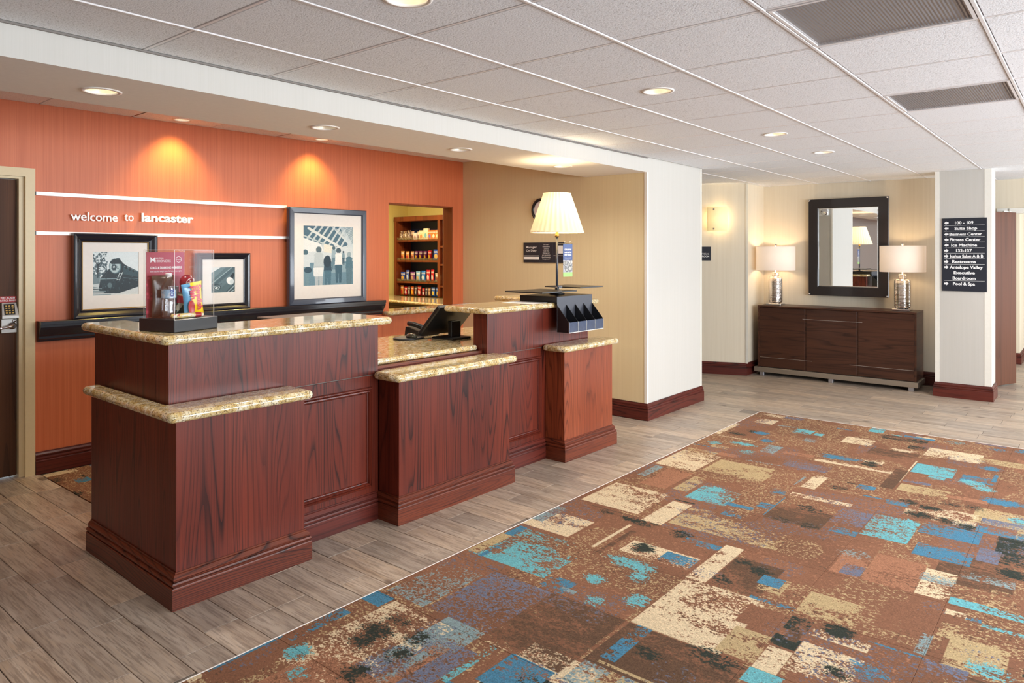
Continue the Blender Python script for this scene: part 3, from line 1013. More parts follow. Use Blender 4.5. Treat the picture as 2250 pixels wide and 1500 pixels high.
for u0, u1, vb, lb, path in (
    (.030, .676, 1.0, 'tall cherry oak pedestal at the left front corner of the reception desk', [(.03, 1.0), (.03, .03), (.676, .03), (.676, .208)]),
    (1.300, 2.275, .208, 'wide cherry oak pedestal projecting at the middle of the reception desk', [(1.30, .208), (1.30, .03), (2.275, .03), (2.275, .208)]),
    (2.905, 3.565, .208, 'reddish oak pedestal at the far right end of the reception desk', [(2.905, .208), (2.905, .03), (3.565, .03), (3.565, .208)])):
    t = thing('desk_pedestal', lb, 'desk pedestal', D, (u0, .03, 0), group='desk pedestals')
    mb = MB()
    if vb > .5:
        mb.prism([(u0, .03), (u1, .03), (u1, .208), (.0755, .208), (.0755, vb), (u0, vb)], 0, .8145)
    else: mb.box(u0, u1, .03, vb, 0, .8145, 0, .0015)
    mb.build('body', M['cherry'] if u0 < 2.5 else wood('lighter_cherry_oak', (152, 76, 46), (134, 62, 36), (90, 40, 24), 'z'), t, (u0, .03, 0))
    MB().sweep(path, DB).build('base_moulding', M['cherry_h'], t, (u0, .03, 0))


def top(poly, z0, z1, lb, fr=D):
    cx, cy = poly[0]
    o = MB().slab(poly, z0, z1).build('granite_countertop', M['granite'], None, (cx, cy, z0))
    o.location = fr.w(cx, cy, z0); o.rotation_euler = (0, 0, fr.a)
    return tag(o, lb, 'countertop', 'granite tops of the reception desk')


top([(-.02, -.02), (.706, -.02), (.706, .209), (.0765, .209), (.0765, 1.0), (-.02, 1.0)], .8148, .860, 'lower gold granite ledge wrapping the left front corner of the desk')
top([(1.25, -.02), (2.315, -.02), (2.315, .209), (2.247, .209), (1.297, .229) if False else (2.245, .229), (1.297, .229), (1.297, .209), (1.25, .209)], .8148, .860, 'front gold granite ledge in the low middle of the desk, one step below the worktop')
top([(2.855, -.02), (3.605, -.02), (3.605, .209), (2.855, .209)], .8148, .860, 'small gold granite ledge on the far right pedestal under the brochure holder')
top([(.03, .16), (1.372, .16), (1.372, .61), (.275, .61), (.275, 1.17), (.03, 1.17)], 1.1315, 1.175, 'high gold granite counter carrying the clear display case')
top([(2.20, .16), (3.585, .16), (3.585, 1.10), (3.30, 1.10), (3.30, .60), (2.20, .60)], 1.1315, 1.175, 'high gold granite counter carrying the pleated lamp and brochure holder')
top([(1.2985, .285), (2.244, .285), (2.244, .345), (3.355, .345), (3.355, 1.19), (1.54, 1.19), (1.54, .50), (1.2985, .50)], .8755, .912, 'gold granite worktop in the middle of the desk with mouse pad and monitor')

# ------------------------------------------------------------------ things on the desk
# clear display case, its own frame
pc_ = D.w(.13, .27)
Cf = Frame((pc_.x, pc_.y, 0), D.a + math.radians(16))
case = thing('display_case', 'clear acrylic display case on a glossy black base holding snacks', 'display case', Cf, (0, 0, 1.1755))
MB().box(0, .262, 0, .238, 0, .061, 0, .003).build('base', M['black'], case)
cx0, cx1, cy0, cy1, cz = .016, .250, .016, .222, .392
t_ = .004
mb = MB()
mb.box(cx0, cx1, cy0, cy0 + t_, .0615, cz).box(cx0, cx1, cy1 - t_, cy1, .0615, cz).box(cx0, cx0 + t_, cy0 + t_, cy1 - t_, .0615, cz).box(cx1 - t_, cx1, cy0 + t_, cy1 - t_, .0615, cz).box(cx0 + t_, cx1 - t_, cy0 + t_, cy1 - t_, cz - t_, cz)
mb.build('acrylic_cover', M['acrylic'], case)
mb = MB()
for x, y in ((cx0, cy0), (cx1, cy0), (cx0, cy1), (cx1, cy1)): mb.box(x - .001, x + .001, y - .001, y + .001, .0615, cz)
for x0, x1, y0, y1 in ((cx0, cx1, cy0 - .001, cy0 + .001), (cx0, cx1, cy1 - .001, cy1 + .001), (cx0 - .001, cx0 + .001, cy0, cy1), (cx1 - .001, cx1 + .001, cy0, cy1)): mb.box(x0, x1, y0, y1, cz - .0012, cz + .0005)
mb.build('polished_edges', M['acrylic_edge'], case)

# poster inside the case
h_, w_ = 220, 160
ar = np.zeros((h_, w_, 3)); yy, xx = np.mgrid[0:h_, 0:w_] / np.array([h_, w_]).reshape(2, 1, 1)
ar[:] = np.array([166, 48, 72]) / 255
ar += (np.array([190, 96, 120]) / 255 - np.array([166, 48, 72]) / 255) * np.clip(xx * .9 + .1 * yy, 0, 1)[..., None]
for k in range(26):
    cx, cy, r = RNG.uniform(0, .35), RNG.uniform(0, .6), RNG.uniform(.015, .06)
    d = ((xx - cx) ** 2 + ((yy - cy) * 1.38) ** 2) ** .5
    ar += np.clip((r - d) / r, 0, 1)[..., None] * np.array([.30, .16, .18]) * (.5 if k % 2 else .9)
po = thing('poster', 'crimson loyalty programme poster standing inside the clear display case', 'poster', Cf, (.022, .213, 1.238))
MB().add([(.0, 0, 0), (.222, 0, 0), (.222, 0, .318), (0, 0, .318), (.0, .002, 0), (.222, .002, 0), (.222, .002, .318), (0, .002, .318)], [(0, 1, 2, 3), (7, 6, 5, 4), (0, 4, 5, 1), (3, 2, 6, 7), (0, 3, 7, 4), (1, 5, 6, 2)]).build('sheet', image_mat('poster_print', ar, .4), po, uv=lambda x, y, z: (x / .222, z / .318))
mb = MB(); E_ = ((1, 0, 0), (0, 0, 1), (0, -1, 0))
text_part(mb, 'HILTON', (.052, -.0008, .284), *E_, height=.0085, bold=.0)
text_part(mb, 'HHONORS', (.052, -.0008, .268), *E_, height=.0125, bold=.0)
text_part(mb, 'GOLD & DIAMOND MEMBERS', (.020, -.0008, .236), *E_, height=.011, width=.185, bold=.03)
text_part(mb, 'thank you for tonight out of all tomorrow nights', (.020, -.0008, .220), *E_, height=.008, width=.185)
mb.add([(.022, -.0008, .266), (.035, -.0008, .278), (.035, -.0008, .283), (.022, -.0008, .295)], [(0, 1, 2, 3)])
mb.add([(.048, -.0008, .266), (.035, -.0008, .278), (.035, -.0008, .283), (.048, -.0008, .295)], [(0, 1, 2, 3)])
for a in range(6):
    p, q = [(.186 + .019 * math.cos(b), .282 + .017 * math.sin(b)) for b in (math.pi / 3 * a + math.pi / 6, math.pi / 3 * (a + 1) + math.pi / 6)]
    p2, q2 = [(.186 + (x - .186) * .86, .282 + (y - .282) * .86) for x, y in (p, q)]
    mb.add([(p[0], -.0008, p[1]), (q[0], -.0008, q[1]), (q2[0], -.0008, q2[1]), (p2[0], -.0008, p2[1])], [(0, 1, 2, 3)])
text_part(mb, 'Hampton', (.186, -.0008, .279), *E_, height=.006, width=.028, align='c')
mb.build('lettering', M['sign_white'], po)


def pouch(w, h, d, n=8, crimp=.06, wob=0.0, seed=0):
    """pillow bag: two bulged skins with flat crimped ends"""
    rg = random.Random(seed); mb = MB(); vs = []; fs = []
    for side in (-1, 1):
        b = len(vs)
        for j in range(n + 1):
            t = j / n
            for i in range(n + 1):
                s = i / n
                e = min(1, max(0, (t - crimp) / (1 - 2 * crimp)))
                f = (math.sin(math.pi * s) ** .55) * (math.sin(math.pi * e) ** .5 if 0 < e < 1 else 0)
                ww = w * (1 - .10 * math.sin(math.pi * t))
                vs.append(((s - .5) * ww, side * (d / 2 * f * (1 + wob * rg.uniform(-.5, .5)) + .0006), t * h))
        for j in range(n):
            for i in range(n):
                a = b + j * (n + 1) + i
                q = (a, a + 1, a + n + 2, a + n + 1)
                fs.append(q if side < 0 else q[::-1])
    m = (n + 1) ** 2
    edge = [i for i in range(n + 1)] + [(j * (n + 1) + n) for j in range(1, n + 1)] + [n * (n + 1) + i for i in range(n - 1, -1, -1)] + [j * (n + 1) for j in range(n - 1, 0, -1)]
    for k in range(len(edge)):
        a, b2 = edge[k], edge[(k + 1) % len(edge)]
        fs.append((a, m + a, m + b2, b2))
    mb.add(vs, fs, 0, True); return mb


def pack_mat(name, c1, c2, scale=14.0, lo=.48, rough=.3, c3=None):
    m = N(name); v = m.coord('Object', (1, 1, 1), True); n = m.noise(v, scale, 2, .6); n2 = m.noise(v, scale * 2.3, 1)
    c = m.mix(m.ramp(n, [(lo, 0.0), (lo + .05, 1.0)]), srgb(c1), srgb(c2))
    if c3: c = m.mix(m.ramp(n2, [(.60, 0.0), (.64, 1.0)]), c, srgb(c3))
    m.base(c); m.set(Roughness=rough, Coat_Weight=.3); return m.mat


CZ0 = 1.2372
bt = thing('water_bottle', 'clear plastic water bottle with a blue label and white cap inside the display case', 'bottle', Cf, (.078, .128, CZ0))
prof = [(.031, 0), (.033, .006), (.0315, .02), (.033, .03), (.0312, .042), (.033, .052), (.0312, .064), (.033, .074), (.031, .086), (.033, .094), (.033, .142), (.030, .160), (.020, .182), (.0135, .194), (.0125, .200)]
MB().lathe(prof, n=28).build('body', M['bottle'], bt)
MB().lathe([(.0335, .096), (.0336, .138)], n=28, cap=False).build('label_band', pack_mat('bottle_label', (150, 196, 226), (206, 226, 240), 40, .5), bt)
mb = MB(); text_part(mb, 'OZ', (.0, -.0345, .104), (0, 0, 1), (-1, 0, 0), (0, -1, 0), height=.018, align='l', bold=.03)
mb.build('lettering', plain('label_blue', (40, 84, 168), .4), bt)
MB().lathe([(.0145, .199), (.0145, .214), (.0135, .217)], n=20).build('cap', M['letter_white'], bt)
gb = thing('chip_bag', 'dark olive snack bag standing behind the water bottle', 'snack bag', Cf, (.092, .186, CZ0))
pouch(.125, .205, .032, seed=3, wob=.3).build('bag', pack_mat('olive_foil', (74, 70, 58), (56, 54, 48), 20, .5, .25), gb)
cn = thing('ball_pack', 'dark red ball printed snack pack with white curved lines behind the yellow candy bag', 'snack pack', Cf, (.190, .132, CZ0))
MB().lathe([(.022, 0), (.030, .01), (.0315, .12), (.034, .15), (.035, .17), (.031, .19), (.020, .203), (.004, .207)], n=28).build('pack', pack_mat('dark_red_foil', (150, 24, 36), (120, 18, 30), 12, .5, .25), cn)
mb = MB()
def ballpt(a, z):
    r = float(np.interp(z, [.12, .15, .17, .19, .203], [.0315, .034, .035, .031, .020])) + .0006
    return (r * math.sin(a), -r * math.cos(a), z)
mb.tube([ballpt(.85 * math.cos(q * .3307), .160 + .030 * math.sin(q * .3307)) for q in range(20)], .0011, 5)
mb.tube([ballpt(-.95 + 1.9 * q / 12, .158 + .010 * math.sin(q * .5)) for q in range(13)], .0010, 5)
for sg in (-1, 1): mb.tube([ballpt(sg * (.15 + .35 * abs(q / 5 - 1) ** 2), .132 + .0055 * q) for q in range(11)], .0010, 5)
mb.build('white_lines', M['letter_white'], cn)
yb = thing('candy_bag', 'yellow and blue bag of red fish shaped candy inside the display case', 'candy bag', Cf, (.172, .064, CZ0), rot=-.30)
yb.rotation_euler = (0.10, math.radians(-9), Cf.a - .12)
my = N('yellow_blue_foil'); tc = my.coord('Object'); sp = my.n('ShaderNodeSeparateXYZ'); my.l(tc, sp.inputs[0])
nz = my.noise(tc, 22.0, 2)
e_ = my.math('ADD', my.math('ADD', sp.outputs[0], my.math('MULTIPLY', nz, .03)), my.math('MULTIPLY', sp.outputs[2], -.10))
my.base(my.mix(my.ramp(my.math('ADD', my.math('MULTIPLY', e_, 10.0), .5), [(.40, 0.0), (.44, 1.0)]), srgb((104, 168, 208)), srgb((246, 208, 26)))); my.set(Roughness=.25, Coat_Weight=.4)
pouch(.112, .172, .034, seed=5, wob=.2).build('bag', my.mat, yb)
mb = MB()
text_part(mb, 'Swedish', (.012, -.0195, .160), (0, 0, -1), (1, 0, 0), (0, -1, 0), width=.125, bold=.04)
text_part(mb, 'Fish', (-.022, -.0190, .158), (0, 0, -1), (1, 0, 0), (0, -1, 0), width=.066, bold=.04)
mb.build('lettering', plain('candy_red', (206, 26, 60), .4), yb)
mb = MB().lathe([(.0, 0), (.022, .001), (.024, .0025)], n=20, ax='y', cap=False).map(lambda x, y, z: (x * .75 - .022, y - .0178, z * 1.5 + .055)); mb.build('fish_print', plain('candy_fish', (190, 62, 66), .35), yb)
rp = thing('snack_pouch', 'red and black snack pouch between the bottle and the yellow candy bag', 'snack pouch', Cf, (.142, .118, CZ0))
rp.rotation_euler = (0, math.radians(10), Cf.a)
mr = N('red_black_foil'); tc = mr.coord('Object'); sp = mr.n('ShaderNodeSeparateXYZ'); mr.l(tc, sp.inputs[0]); nz = mr.noise(tc, 30.0, 2)
c = mr.mix(mr.ramp(nz, [(.48, 0.0), (.52, 1.0)]), srgb((52, 60, 40)), srgb((206, 190, 160)))
c = mr.mix(mr.ramp(mr.math('MULTIPLY', sp.outputs[2], 7.0), [(.44, 0.0), (.46, 1.0), (.70, 1.0), (.72, .0)]), c, srgb((196, 20, 48)))
mr.base(mr.mix(mr.ramp(mr.math('MULTIPLY', sp.outputs[2], 7.0), [(.75, 0.0), (.78, .9)]), c, srgb((30, 28, 32)))); mr.set(Roughness=.3)
pouch(.082, .118, .026, seed=9, wob=.3).build('pouch', mr.mat, rp)
ck = thing('snack_carton', 'small white snack carton behind the red pouch in the display case', 'carton', Cf, (.138, .172, CZ0))
MB().box(-.026, .026, -.014, .014, 0, .150, 0, .002).build('carton', pack_mat('white_carton', (220, 224, 232), (170, 186, 210), 30, .55), ck)
st = thing('candy_stick', 'cream wrapped candy stick lying in front of the water bottle', 'candy', Cf, (.118, .047, CZ0))
st.rotation_euler = (0, 0, Cf.a - .25)
MB().lathe([(.004, -.082), (.0105, -.076), (.011, -.07), (.0115, .07), (.0105, .076), (.004, .082)], n=14, ax='x').map(lambda x, y, z: (x, y, z + .0115)).build('wrapper', pack_mat('cream_candy_wrapper', (236, 206, 130), (232, 222, 196), 40, .5, .3, (196, 80, 70)), st)
MB().lathe([(.0118, -.066), (.0118, -.036)], n=14, ax='x', cap=False).map(lambda x, y, z: (x, y, z + .0115)).build('red_band', plain('candy_band', (176, 40, 50), .3), st)

# thin white sheet flat on the far high counter
def sheet(name, lb, u, v, z, w, d, rot, mat, cat='paper'):
    t = MB().box(-w / 2, w / 2, -d / 2, d / 2, 0, .0012).build(name, mat)
    t.location = D.w(u, v, z); t.rotation_euler = (0, 0, D.a + rot); return tag(t, lb, cat)


sheet('white_sheet', 'thin white sheet lying in front of the black brochure holder', 2.80, .33, 1.1755, .215, .28, .12, M['paper'])
sheet('pen_card', 'dark card lying beside the white sheet near the far granite wing', 2.95, .70, 1.1755 - .9, .02, .02, 0, M['black']) if False else None

# brochure holder hung over the counter edge
bh = thing('brochure_holder', 'black four pocket brochure holder hung over the front edge of the far counter', 'brochure holder', D, (2.95, .13, 1.1757))
og = (2.95, .13, 1.1757)
MB().box(2.95, 3.42, .134, .50, 1.1757, 1.22, 0, .002).build('top_box', M['black'], bh, og)
MB().box(2.95, 3.42, .130, .1335, .952, 1.2202, 0, .0006).build('back_panel', M['dark_grey'], bh, og)
MB().box(2.95, 3.42, .022, .1295, .952, .956).build('pocket_floor', M['black'], bh, og)
for k in range(5):
    u = 2.952 + k * .1165
    P_ = [(.1295, .9565), (.1295, 1.155), (.0225, 1.033), (.0225, .9565)]
    mb = MB(); vs = [(u - .0016, v, z) for v, z in P_] + [(u + .0016, v, z) for v, z in P_]
    mb.add(vs, [(0, 1, 2, 3), (7, 6, 5, 4)] + [(i, (i + 1) % 4, 4 + (i + 1) % 4, 4 + i) for i in range(4)])
    mb.build('pocket_divider', M['black'], bh, og)
mlip = plain('smoked_pocket_lip', (60, 72, 98), .18, 0, .5, .3, 30)
for k in range(4):
    u = 2.952 + k * .1165
    MB().box(u + .0035, u + .1125, .019, .0218, .9565, 1.031, 0, .0006).build('pocket_lip', mlip, bh, og)
MB().box(2.95, 3.42, .0185, .0222, .950, .9555).build('lip_edge', M['metal'], bh, og)
for k in range(5):
    u = 2.952 + k * .1165
    MB().box(u - .0014, u + .0014, .0185, .0222, .9555, 1.033).build('lip_edge', M['metal'], bh, og)

# pleated desk lamp on the holder, with its two trays
lp = thing('desk_lamp', 'tall black desk lamp with a lit cream pleated shade on the far counter', 'lamp', D, (3.27, .37, 1.2203))
MB().lathe([(.062, 0), (.062, .008), (.02, .014), (.012, .02)], n=28).build('base', M['black'], lp)
MB().lathe([(.0105, .014), (.0105, .475)], n=16).build('pole', M['dark_grey'], lp)
MB().lathe([(.018, .024), (.018, .05), (.0145, .054)], n=16).build('collar', M['black'], lp)
MB().lathe([(.017, .462), (.017, .484), (.012, .487), (.012, .51)], n=16).build('socket', M['gold_lip'], lp)
MB().box(-.46, -.012, -.205, .165, .028, .038, 0, .002).build('tray', M['black'], lp)
MB().box(.035, .37, -.205, .155, .050, .060, 0, .002).build('tray', M['black'], lp)
MB().box(-.01, .06, -.008, .008, .046, .064).build('tray_clamp', M['chrome'], lp)
MB().tube([(0, -.012, .408), (.20, -.012, .408)], .003).build('card_arm', M['black'], lp)
def pl_(r, z, a): return r * (1 + .016 * math.cos(a * 30))
MB().lathe([(.2165, .500), (.2175, .505), (.213, .513), (.163, .665), (.112, .812), (.113, .818), (.111, .821)], n=180, cap=False, fn=pl_).build('shade', M['pleat_shade'], lp)
MB().lathe([(.2185, .498), (.2195, .502), (.2185, .507)], n=48, cap=False).build('shade_trim', plain('shade_trim', (240, 226, 196), .7), lp)
mb = MB()
for a in (0, 2.094, 4.189): mb.tube([(.012 * math.cos(a), .012 * math.sin(a), .52), (.213 * math.cos(a), .213 * math.sin(a), .510)], .0018, 5)
mb.build('shade_spider', M['gold_lip'], lp)
MB().lathe([(.012, .51), (.03, .56), (.034, .60), (.022, .635), (.003, .645)], n=18).build('lamp_bulb', M['bulb'], lp)
q = D.w(3.27, .37, 1.2203 + .70); point_light('desk_lamp_glow', q, 9, (1.0, .80, .52), .05)
hc = thing('hanging_card', 'narrow blue and green hanging card with a cookie photo beside the lamp pole', 'sign card', D, (3.40, .355, 1.628))
hh, ww = 150, 70; ar = np.ones((hh, ww, 3)); yy, xx = np.mgrid[0:hh, 0:ww]; ty = yy / hh
ar[ty > .5] = np.array([62, 84, 140]) / 255; ar[(ty <= .5) & (ty > .13)] = np.array([176, 176, 182]) / 255; ar[ty <= .13] = np.array([164, 206, 120]) / 255
for k in range(18):
    cx, cy, r = RNG.uniform(5, 65), RNG.uniform(26, 70), RNG.uniform(6, 11); dd = ((xx - cx) ** 2 + (yy - cy) ** 2) ** .5
    mk = (dd < r) & (ty > .13) & (ty <= .5); ar[mk] = np.array([208, 206, 200]) / 255 - RNG.uniform(0, .25); mk = (abs(dd - r) < 1.3) & (ty > .13) & (ty <= .5); ar[mk] = np.array([96, 98, 104]) / 255
MB().add([(-.065, 0, -.27), (.065, 0, -.27), (.065, 0, 0), (-.065, 0, 0), (-.065, .002, -.27), (.065, .002, -.27), (.065, .002, 0), (-.065, .002, 0)], [(0, 1, 2, 3), (7, 6, 5, 4), (0, 4, 5, 1), (3, 2, 6, 7), (0, 3, 7, 4), (1, 5, 6, 2)], 0).build('card', image_mat('card_print', ar, .4), hc, uv=lambda x, y, z: ((x + .065) / .13, (z + .27) / .27))
mb = MB()
for k, s in enumerate(('COMPLIMENTARY', 'cookies baked fresh', 'EVERY EVENING')): text_part(mb, s, (0, -.0012, -.052 - k * .022), *E_, height=.012, width=.096, align='c', bold=.04)
text_part(mb, 'help yourself', (0, -.0012, -.118), *E_, height=.008, width=.09, align='c')
mb.build('lettering', M['sign_white'], hc)
mb = MB()
for x in (-.04, .035): mb.tube([(x + .009 * math.cos(a), 0, .010 + .011 * math.sin(a)) for a in [q * .5 for q in range(12)]], .0012, 5)
mb.build('hooks', M['metal'], hc)

# worktop equipment
mo = thing('monitor', 'black tilted computer monitor on the middle granite worktop', 'monitor', D, (2.40, .76, .9125))
# local: x along the screen, y = back of the screen, tilted
tl = math.radians(45)
def tilt(x, y, z): return (x, .10 + y * math.cos(tl) - (z - .02) * math.sin(tl), (z - .02) * math.cos(tl) + y * math.sin(tl) + .03)
MB().box(-.20, .20, -.016, .02, .02, .330, 0, .008).map(tilt).build('screen_housing', M['plastic_black'], mo)
MB().box(-.18, .18, .0202, .0215, .045, .310).map(tilt).build('screen', plain('dark_screen', (14, 15, 17), .12), mo)
MB().box(-.10, .10, -.16, .06, 0, .014, 0, .004).box(-.05, .05, -.10, -.06, .014, .135, 0, .004).build('stand', M['plastic_black'], mo)
mp = thing('mouse_pad', 'black rounded mouse pad on the granite worktop left of the monitor', 'mouse pad', D, (2.17, .93, .9125))
MB().lathe([(.118, 0), (.122, .004), (.118, .010), (.10, .012)], n=32).map(lambda x, y, z: (x * 1.05, y * .85, z)).build('pad', M['plastic_black'], mp)
ms = thing('computer_mouse', 'small glossy dark computer mouse resting on the mouse pad', 'mouse', D, (2.16, .89, .925))
MB().lathe([(.030, 0), (.031, .010), (.026, .022), (.014, .030), (.002, .032)], n=20).map(lambda x, y, z: (x, y * 1.7, z)).build('shell', plain('glossy_dark_plastic', (58, 56, 44), .15, 0, .5), ms)
ph = thing('desk_phone', 'black desk telephone behind the mouse pad', 'telephone', D, (2.42, 1.06, .9125), rot=.15)
mb = MB(); mb.add([(-.09, -.10, 0), (.09, -.10, 0), (.09, .10, 0), (-.09, .10, 0), (-.09, -.10, .022), (.09, -.10, .022), (.09, .09, .065), (-.09, .09, .065)], [(3, 2, 1, 0), (4, 5, 6, 7), (0, 1, 5, 4), (1, 2, 6, 5), (2, 3, 7, 6), (3, 0, 4, 7)]); mb.build('body', M['plastic_black'], ph)
MB().tube([(-.06, -.09, .052), (-.062, -.04, .068), (-.062, .03, .084), (-.06, .085, .088)], .019, 10).build('handset', M['plastic_black'], ph)
pr = thing('printer', 'grey topped black printer standing behind the left high counter', 'printer', D, (1.25, .93, .7605))
MB().box(-.25, .245, -.085, .115, .0, .375, 0, .006).build('body', M['plastic_black'], pr)
MB().box(-.25, .245, -.085, .115, .3755, .388, 0, .003).build('lid', M['plastic_grey'], pr)

# ================================================================== ORANGE WALL
def wthing(name, lb, cat, u, v, z, group=None): return thing(name, lb, cat, W, (u, v, z), group=group)


for z0, z1, spans, lb in ((1.957, 1.984, [(1.727, 3.69)], 'upper bright metal rail running along the orange wall above the letters'),
                          (1.680, 1.705, [(1.727, 3.69)], 'lower bright metal rail running along the orange wall behind the picture frames')):
    t = wthing('metal_rail', lb, 'rail', spans[0][0], 0, z0, 'wall rails')
    for a, b in spans: MB().box(a, b, -.026, -.018, z0, z1, 0, .001).box(a, b, -.018, -.001, z0 + .008, z1 - .008).build('rail', M['white_metal'], t, (a, 0, z0))
    MB().box(spans[0][0] - .003, spans[0][0] - .0002, -.026, -.001, z0, z1).build('end_cap', M['black'], t, (spans[0][0], 0, z0))

# raised letters
for word, u0, u1, zb, bold in (('welcome', 1.942, 2.258, 1.790, .012), ('to', 2.306, 2.372, 1.799, .012), ('lancaster', 2.429, 2.834, 1.800, .034)):
    t = wthing('wall_lettering', {'welcome': 'raised white letters reading welcome on the orange wall', 'to': 'raised white letters reading to, between welcome and lancaster', 'lancaster': 'bold raised white letters reading lancaster on the orange wall'}[word], 'sign', u0, 0, zb, 'raised wall letters')
    vs, fs = text_mesh(word, bold, .075)
    xs = [v[0] for v in vs]; k = (u1 - u0) / (max(xs) - min(xs))
    kz = .064 / .72
    for lv, lf in islands(vs, fs):
        mb = MB().add([((x - min(xs)) * k, -.022 - z * k, y * kz) for x, y, z in lv], lf)
        mb.build('letter', M['letter_white'], t)

# picture ledge
lg = wthing('picture_ledge', 'long black moulded picture ledge on the orange wall carrying three frames', 'shelf', 1.735, 0, .93)
LP = [(.002, .932), (.038, .932), (.042, .945), (.050, .952), (.050, .968), (.060, .978), (.072, .996), (.088, 1.018), (.094, 1.034), (.094, 1.050), (.102, 1.052), (.102, 1.072), (.098, 1.076), (.002, 1.076)]
MB().sweep([(1.735, 0), (4.775, 0)], LP).build('moulding', M['black_frame'], lg, (1.735, 0, .93))


def raster(h, w, bg): return np.ones((h, w, 3)) * np.array(bg) / 255.0


class R:
    def __init__(s, n, m, bg):
        s.a = raster(n, m, bg); s.y, s.x = np.mgrid[0:n, 0:m]; s.x = (s.x + .5) / m; s.y = (s.y + .5) / n; s.n = n; s.m = m

    def blend(s, mask, c, al=1.0): s.a = s.a + (np.array(c) / 255.0 - s.a) * (np.clip(mask, 0, 1) * al)[..., None]

    def poly(s, pts, c, al=1.0):
        ins = np.zeros(s.x.shape, bool); n = len(pts)
        for i in range(n):
            (x0, y0), (x1, y1) = pts[i], pts[(i + 1) % n]
            if y0 == y1: continue
            cond = ((y0 > s.y) != (y1 > s.y)) & (s.x < (x1 - x0) * (s.y - y0) / (y1 - y0) + x0)
            ins ^= cond
        s.blend(ins.astype(float), c, al)

    def ell(s, cx, cy, rx, ry, c, al=1.0, soft=.12, rot=0.0):
        X, Y = s.x - cx, s.y - cy; ca, sa = math.cos(rot), math.sin(rot)
        d = (((X * ca + Y * sa) / rx) ** 2 + ((-X * sa + Y * ca) / ry) ** 2) ** .5
        s.blend((1 - d) / soft + .5, c, al)

    def line(s, p, q, w, c, al=1.0):
        (x0, y0), (x1, y1) = p, q; dx, dy = x1 - x0, y1 - y0; L = dx * dx + dy * dy + 1e-9
        t = np.clip(((s.x - x0) * dx + (s.y - y0) * dy) / L, 0, 1)
        d = ((s.x - x0 - t * dx) ** 2 + (s.y - y0 - t * dy) ** 2) ** .5
        s.blend((w - d) / (0.6 / s.n) * .5 + .5, c, al)

    def grain(s, k, seed=1): s.a = s.a + np.random.default_rng(seed).normal(0, k, s.x.shape)[..., None]

    def flip(s): return s.a[::-1]      # drawn with y downwards


# steam locomotive
r = R(240, 240, (216, 226, 226))
rg = np.random.default_rng(4)
r.poly([(0, .72), (.25, .70), (1, .80), (1, 1), (0, 1)], (196, 204, 204))
for k in range(150):
    x, y = rg.uniform(-.02, .30), rg.uniform(0, .56); r.ell(x, y, rg.uniform(.008, .03), rg.uniform(.008, .03), (44, 66, 74), .6)
r.line((.11, .28), (.10, .58), .014, (26, 40, 46)); r.line((.11, .34), (.02, .14), .008, (26, 40, 46)); r.line((.11, .32), (.24, .12), .008, (26, 40, 46))
r.poly([(0, .52), (.16, .50), (.14, .72), (0, .74)], (60, 84, 92), .7)
r.poly([(.46, .26), (.62, .24), (.74, .33), (1, .46), (1, .82), (.56, .96), (.30, .95), (.12, .88), (.16, .60), (.34, .40)], (22, 40, 48))
r.poly([(.66, .36), (1, .48), (1, .60), (.66, .52)], (48, 76, 84), .8)
r.line((.68, .34), (1, .47), .008, (110, 136, 140)); r.line((.66, .60), (1, .64), .006, (86, 112, 118))
for x in (.62, .72, .80, .88): r.ell(x, .33 + (x - .62) * .46, .022, .03, (20, 34, 40))
r.ell(.48, .33, .135, .175, (92, 122, 128)); r.ell(.47, .34, .11, .145, (176, 194, 194)); r.ell(.45, .36, .05, .07, (40, 58, 64)); r.ell(.45, .35, .022, .03, (214, 222, 220))
for k in range(40):
    a = rg.uniform(0, 6.28); q = rg.uniform(.2, .9); r.ell(.47 + .11 * q * math.cos(a), .34 + .14 * q * math.sin(a), .009, .012, (60, 84, 90), .7)
r.poly([(.36, .24), (.44, .17), (.58, .17), (.65, .26), (.60, .28), (.40, .28)], (24, 38, 44))
r.ell(.54, .165, .05, .02, (50, 70, 76))
for a, b in (((.58, .48), (.51, .66)), ((.64, .48), (.57, .66))): r.line(a, b, .008, (196, 208, 208))
for k in range(5): r.line((.585 - k * .017, .50 + k * .036), (.635 - k * .017, .50 + k * .036), .005, (196, 208, 208))
for a, b in (((.26, .46), (.16, .66)), ((.31, .47), (.20, .68))): r.line(a, b, .008, (40, 56, 62)); 
r.line((.14, .62), (.52, .62), .012, (120, 144, 148)); r.poly([(.16, .66), (.50, .66), (.46, .84), (.20, .84)], (30, 50, 58)); r.ell(.36, .77, .05, .06, (110, 134, 138), .7)
for k in range(60): r.ell(rg.uniform(.14, .98), rg.uniform(.55, .90), rg.uniform(.006, .02), rg.uniform(.005, .014), (90, 116, 122) if k % 3 else (12, 26, 32), .55)
for k in range(5): r.line((0, .80 + .045 * k), (.18 + .05 * k, .84 + .035 * k), .009, (40, 58, 64) if k % 2 else (120, 140, 144))
r.poly([(.5, .98), (1, .83), (1, 1), (.3, 1)], (206, 212, 210))
r.grain(.035, 2); train = r.flip()
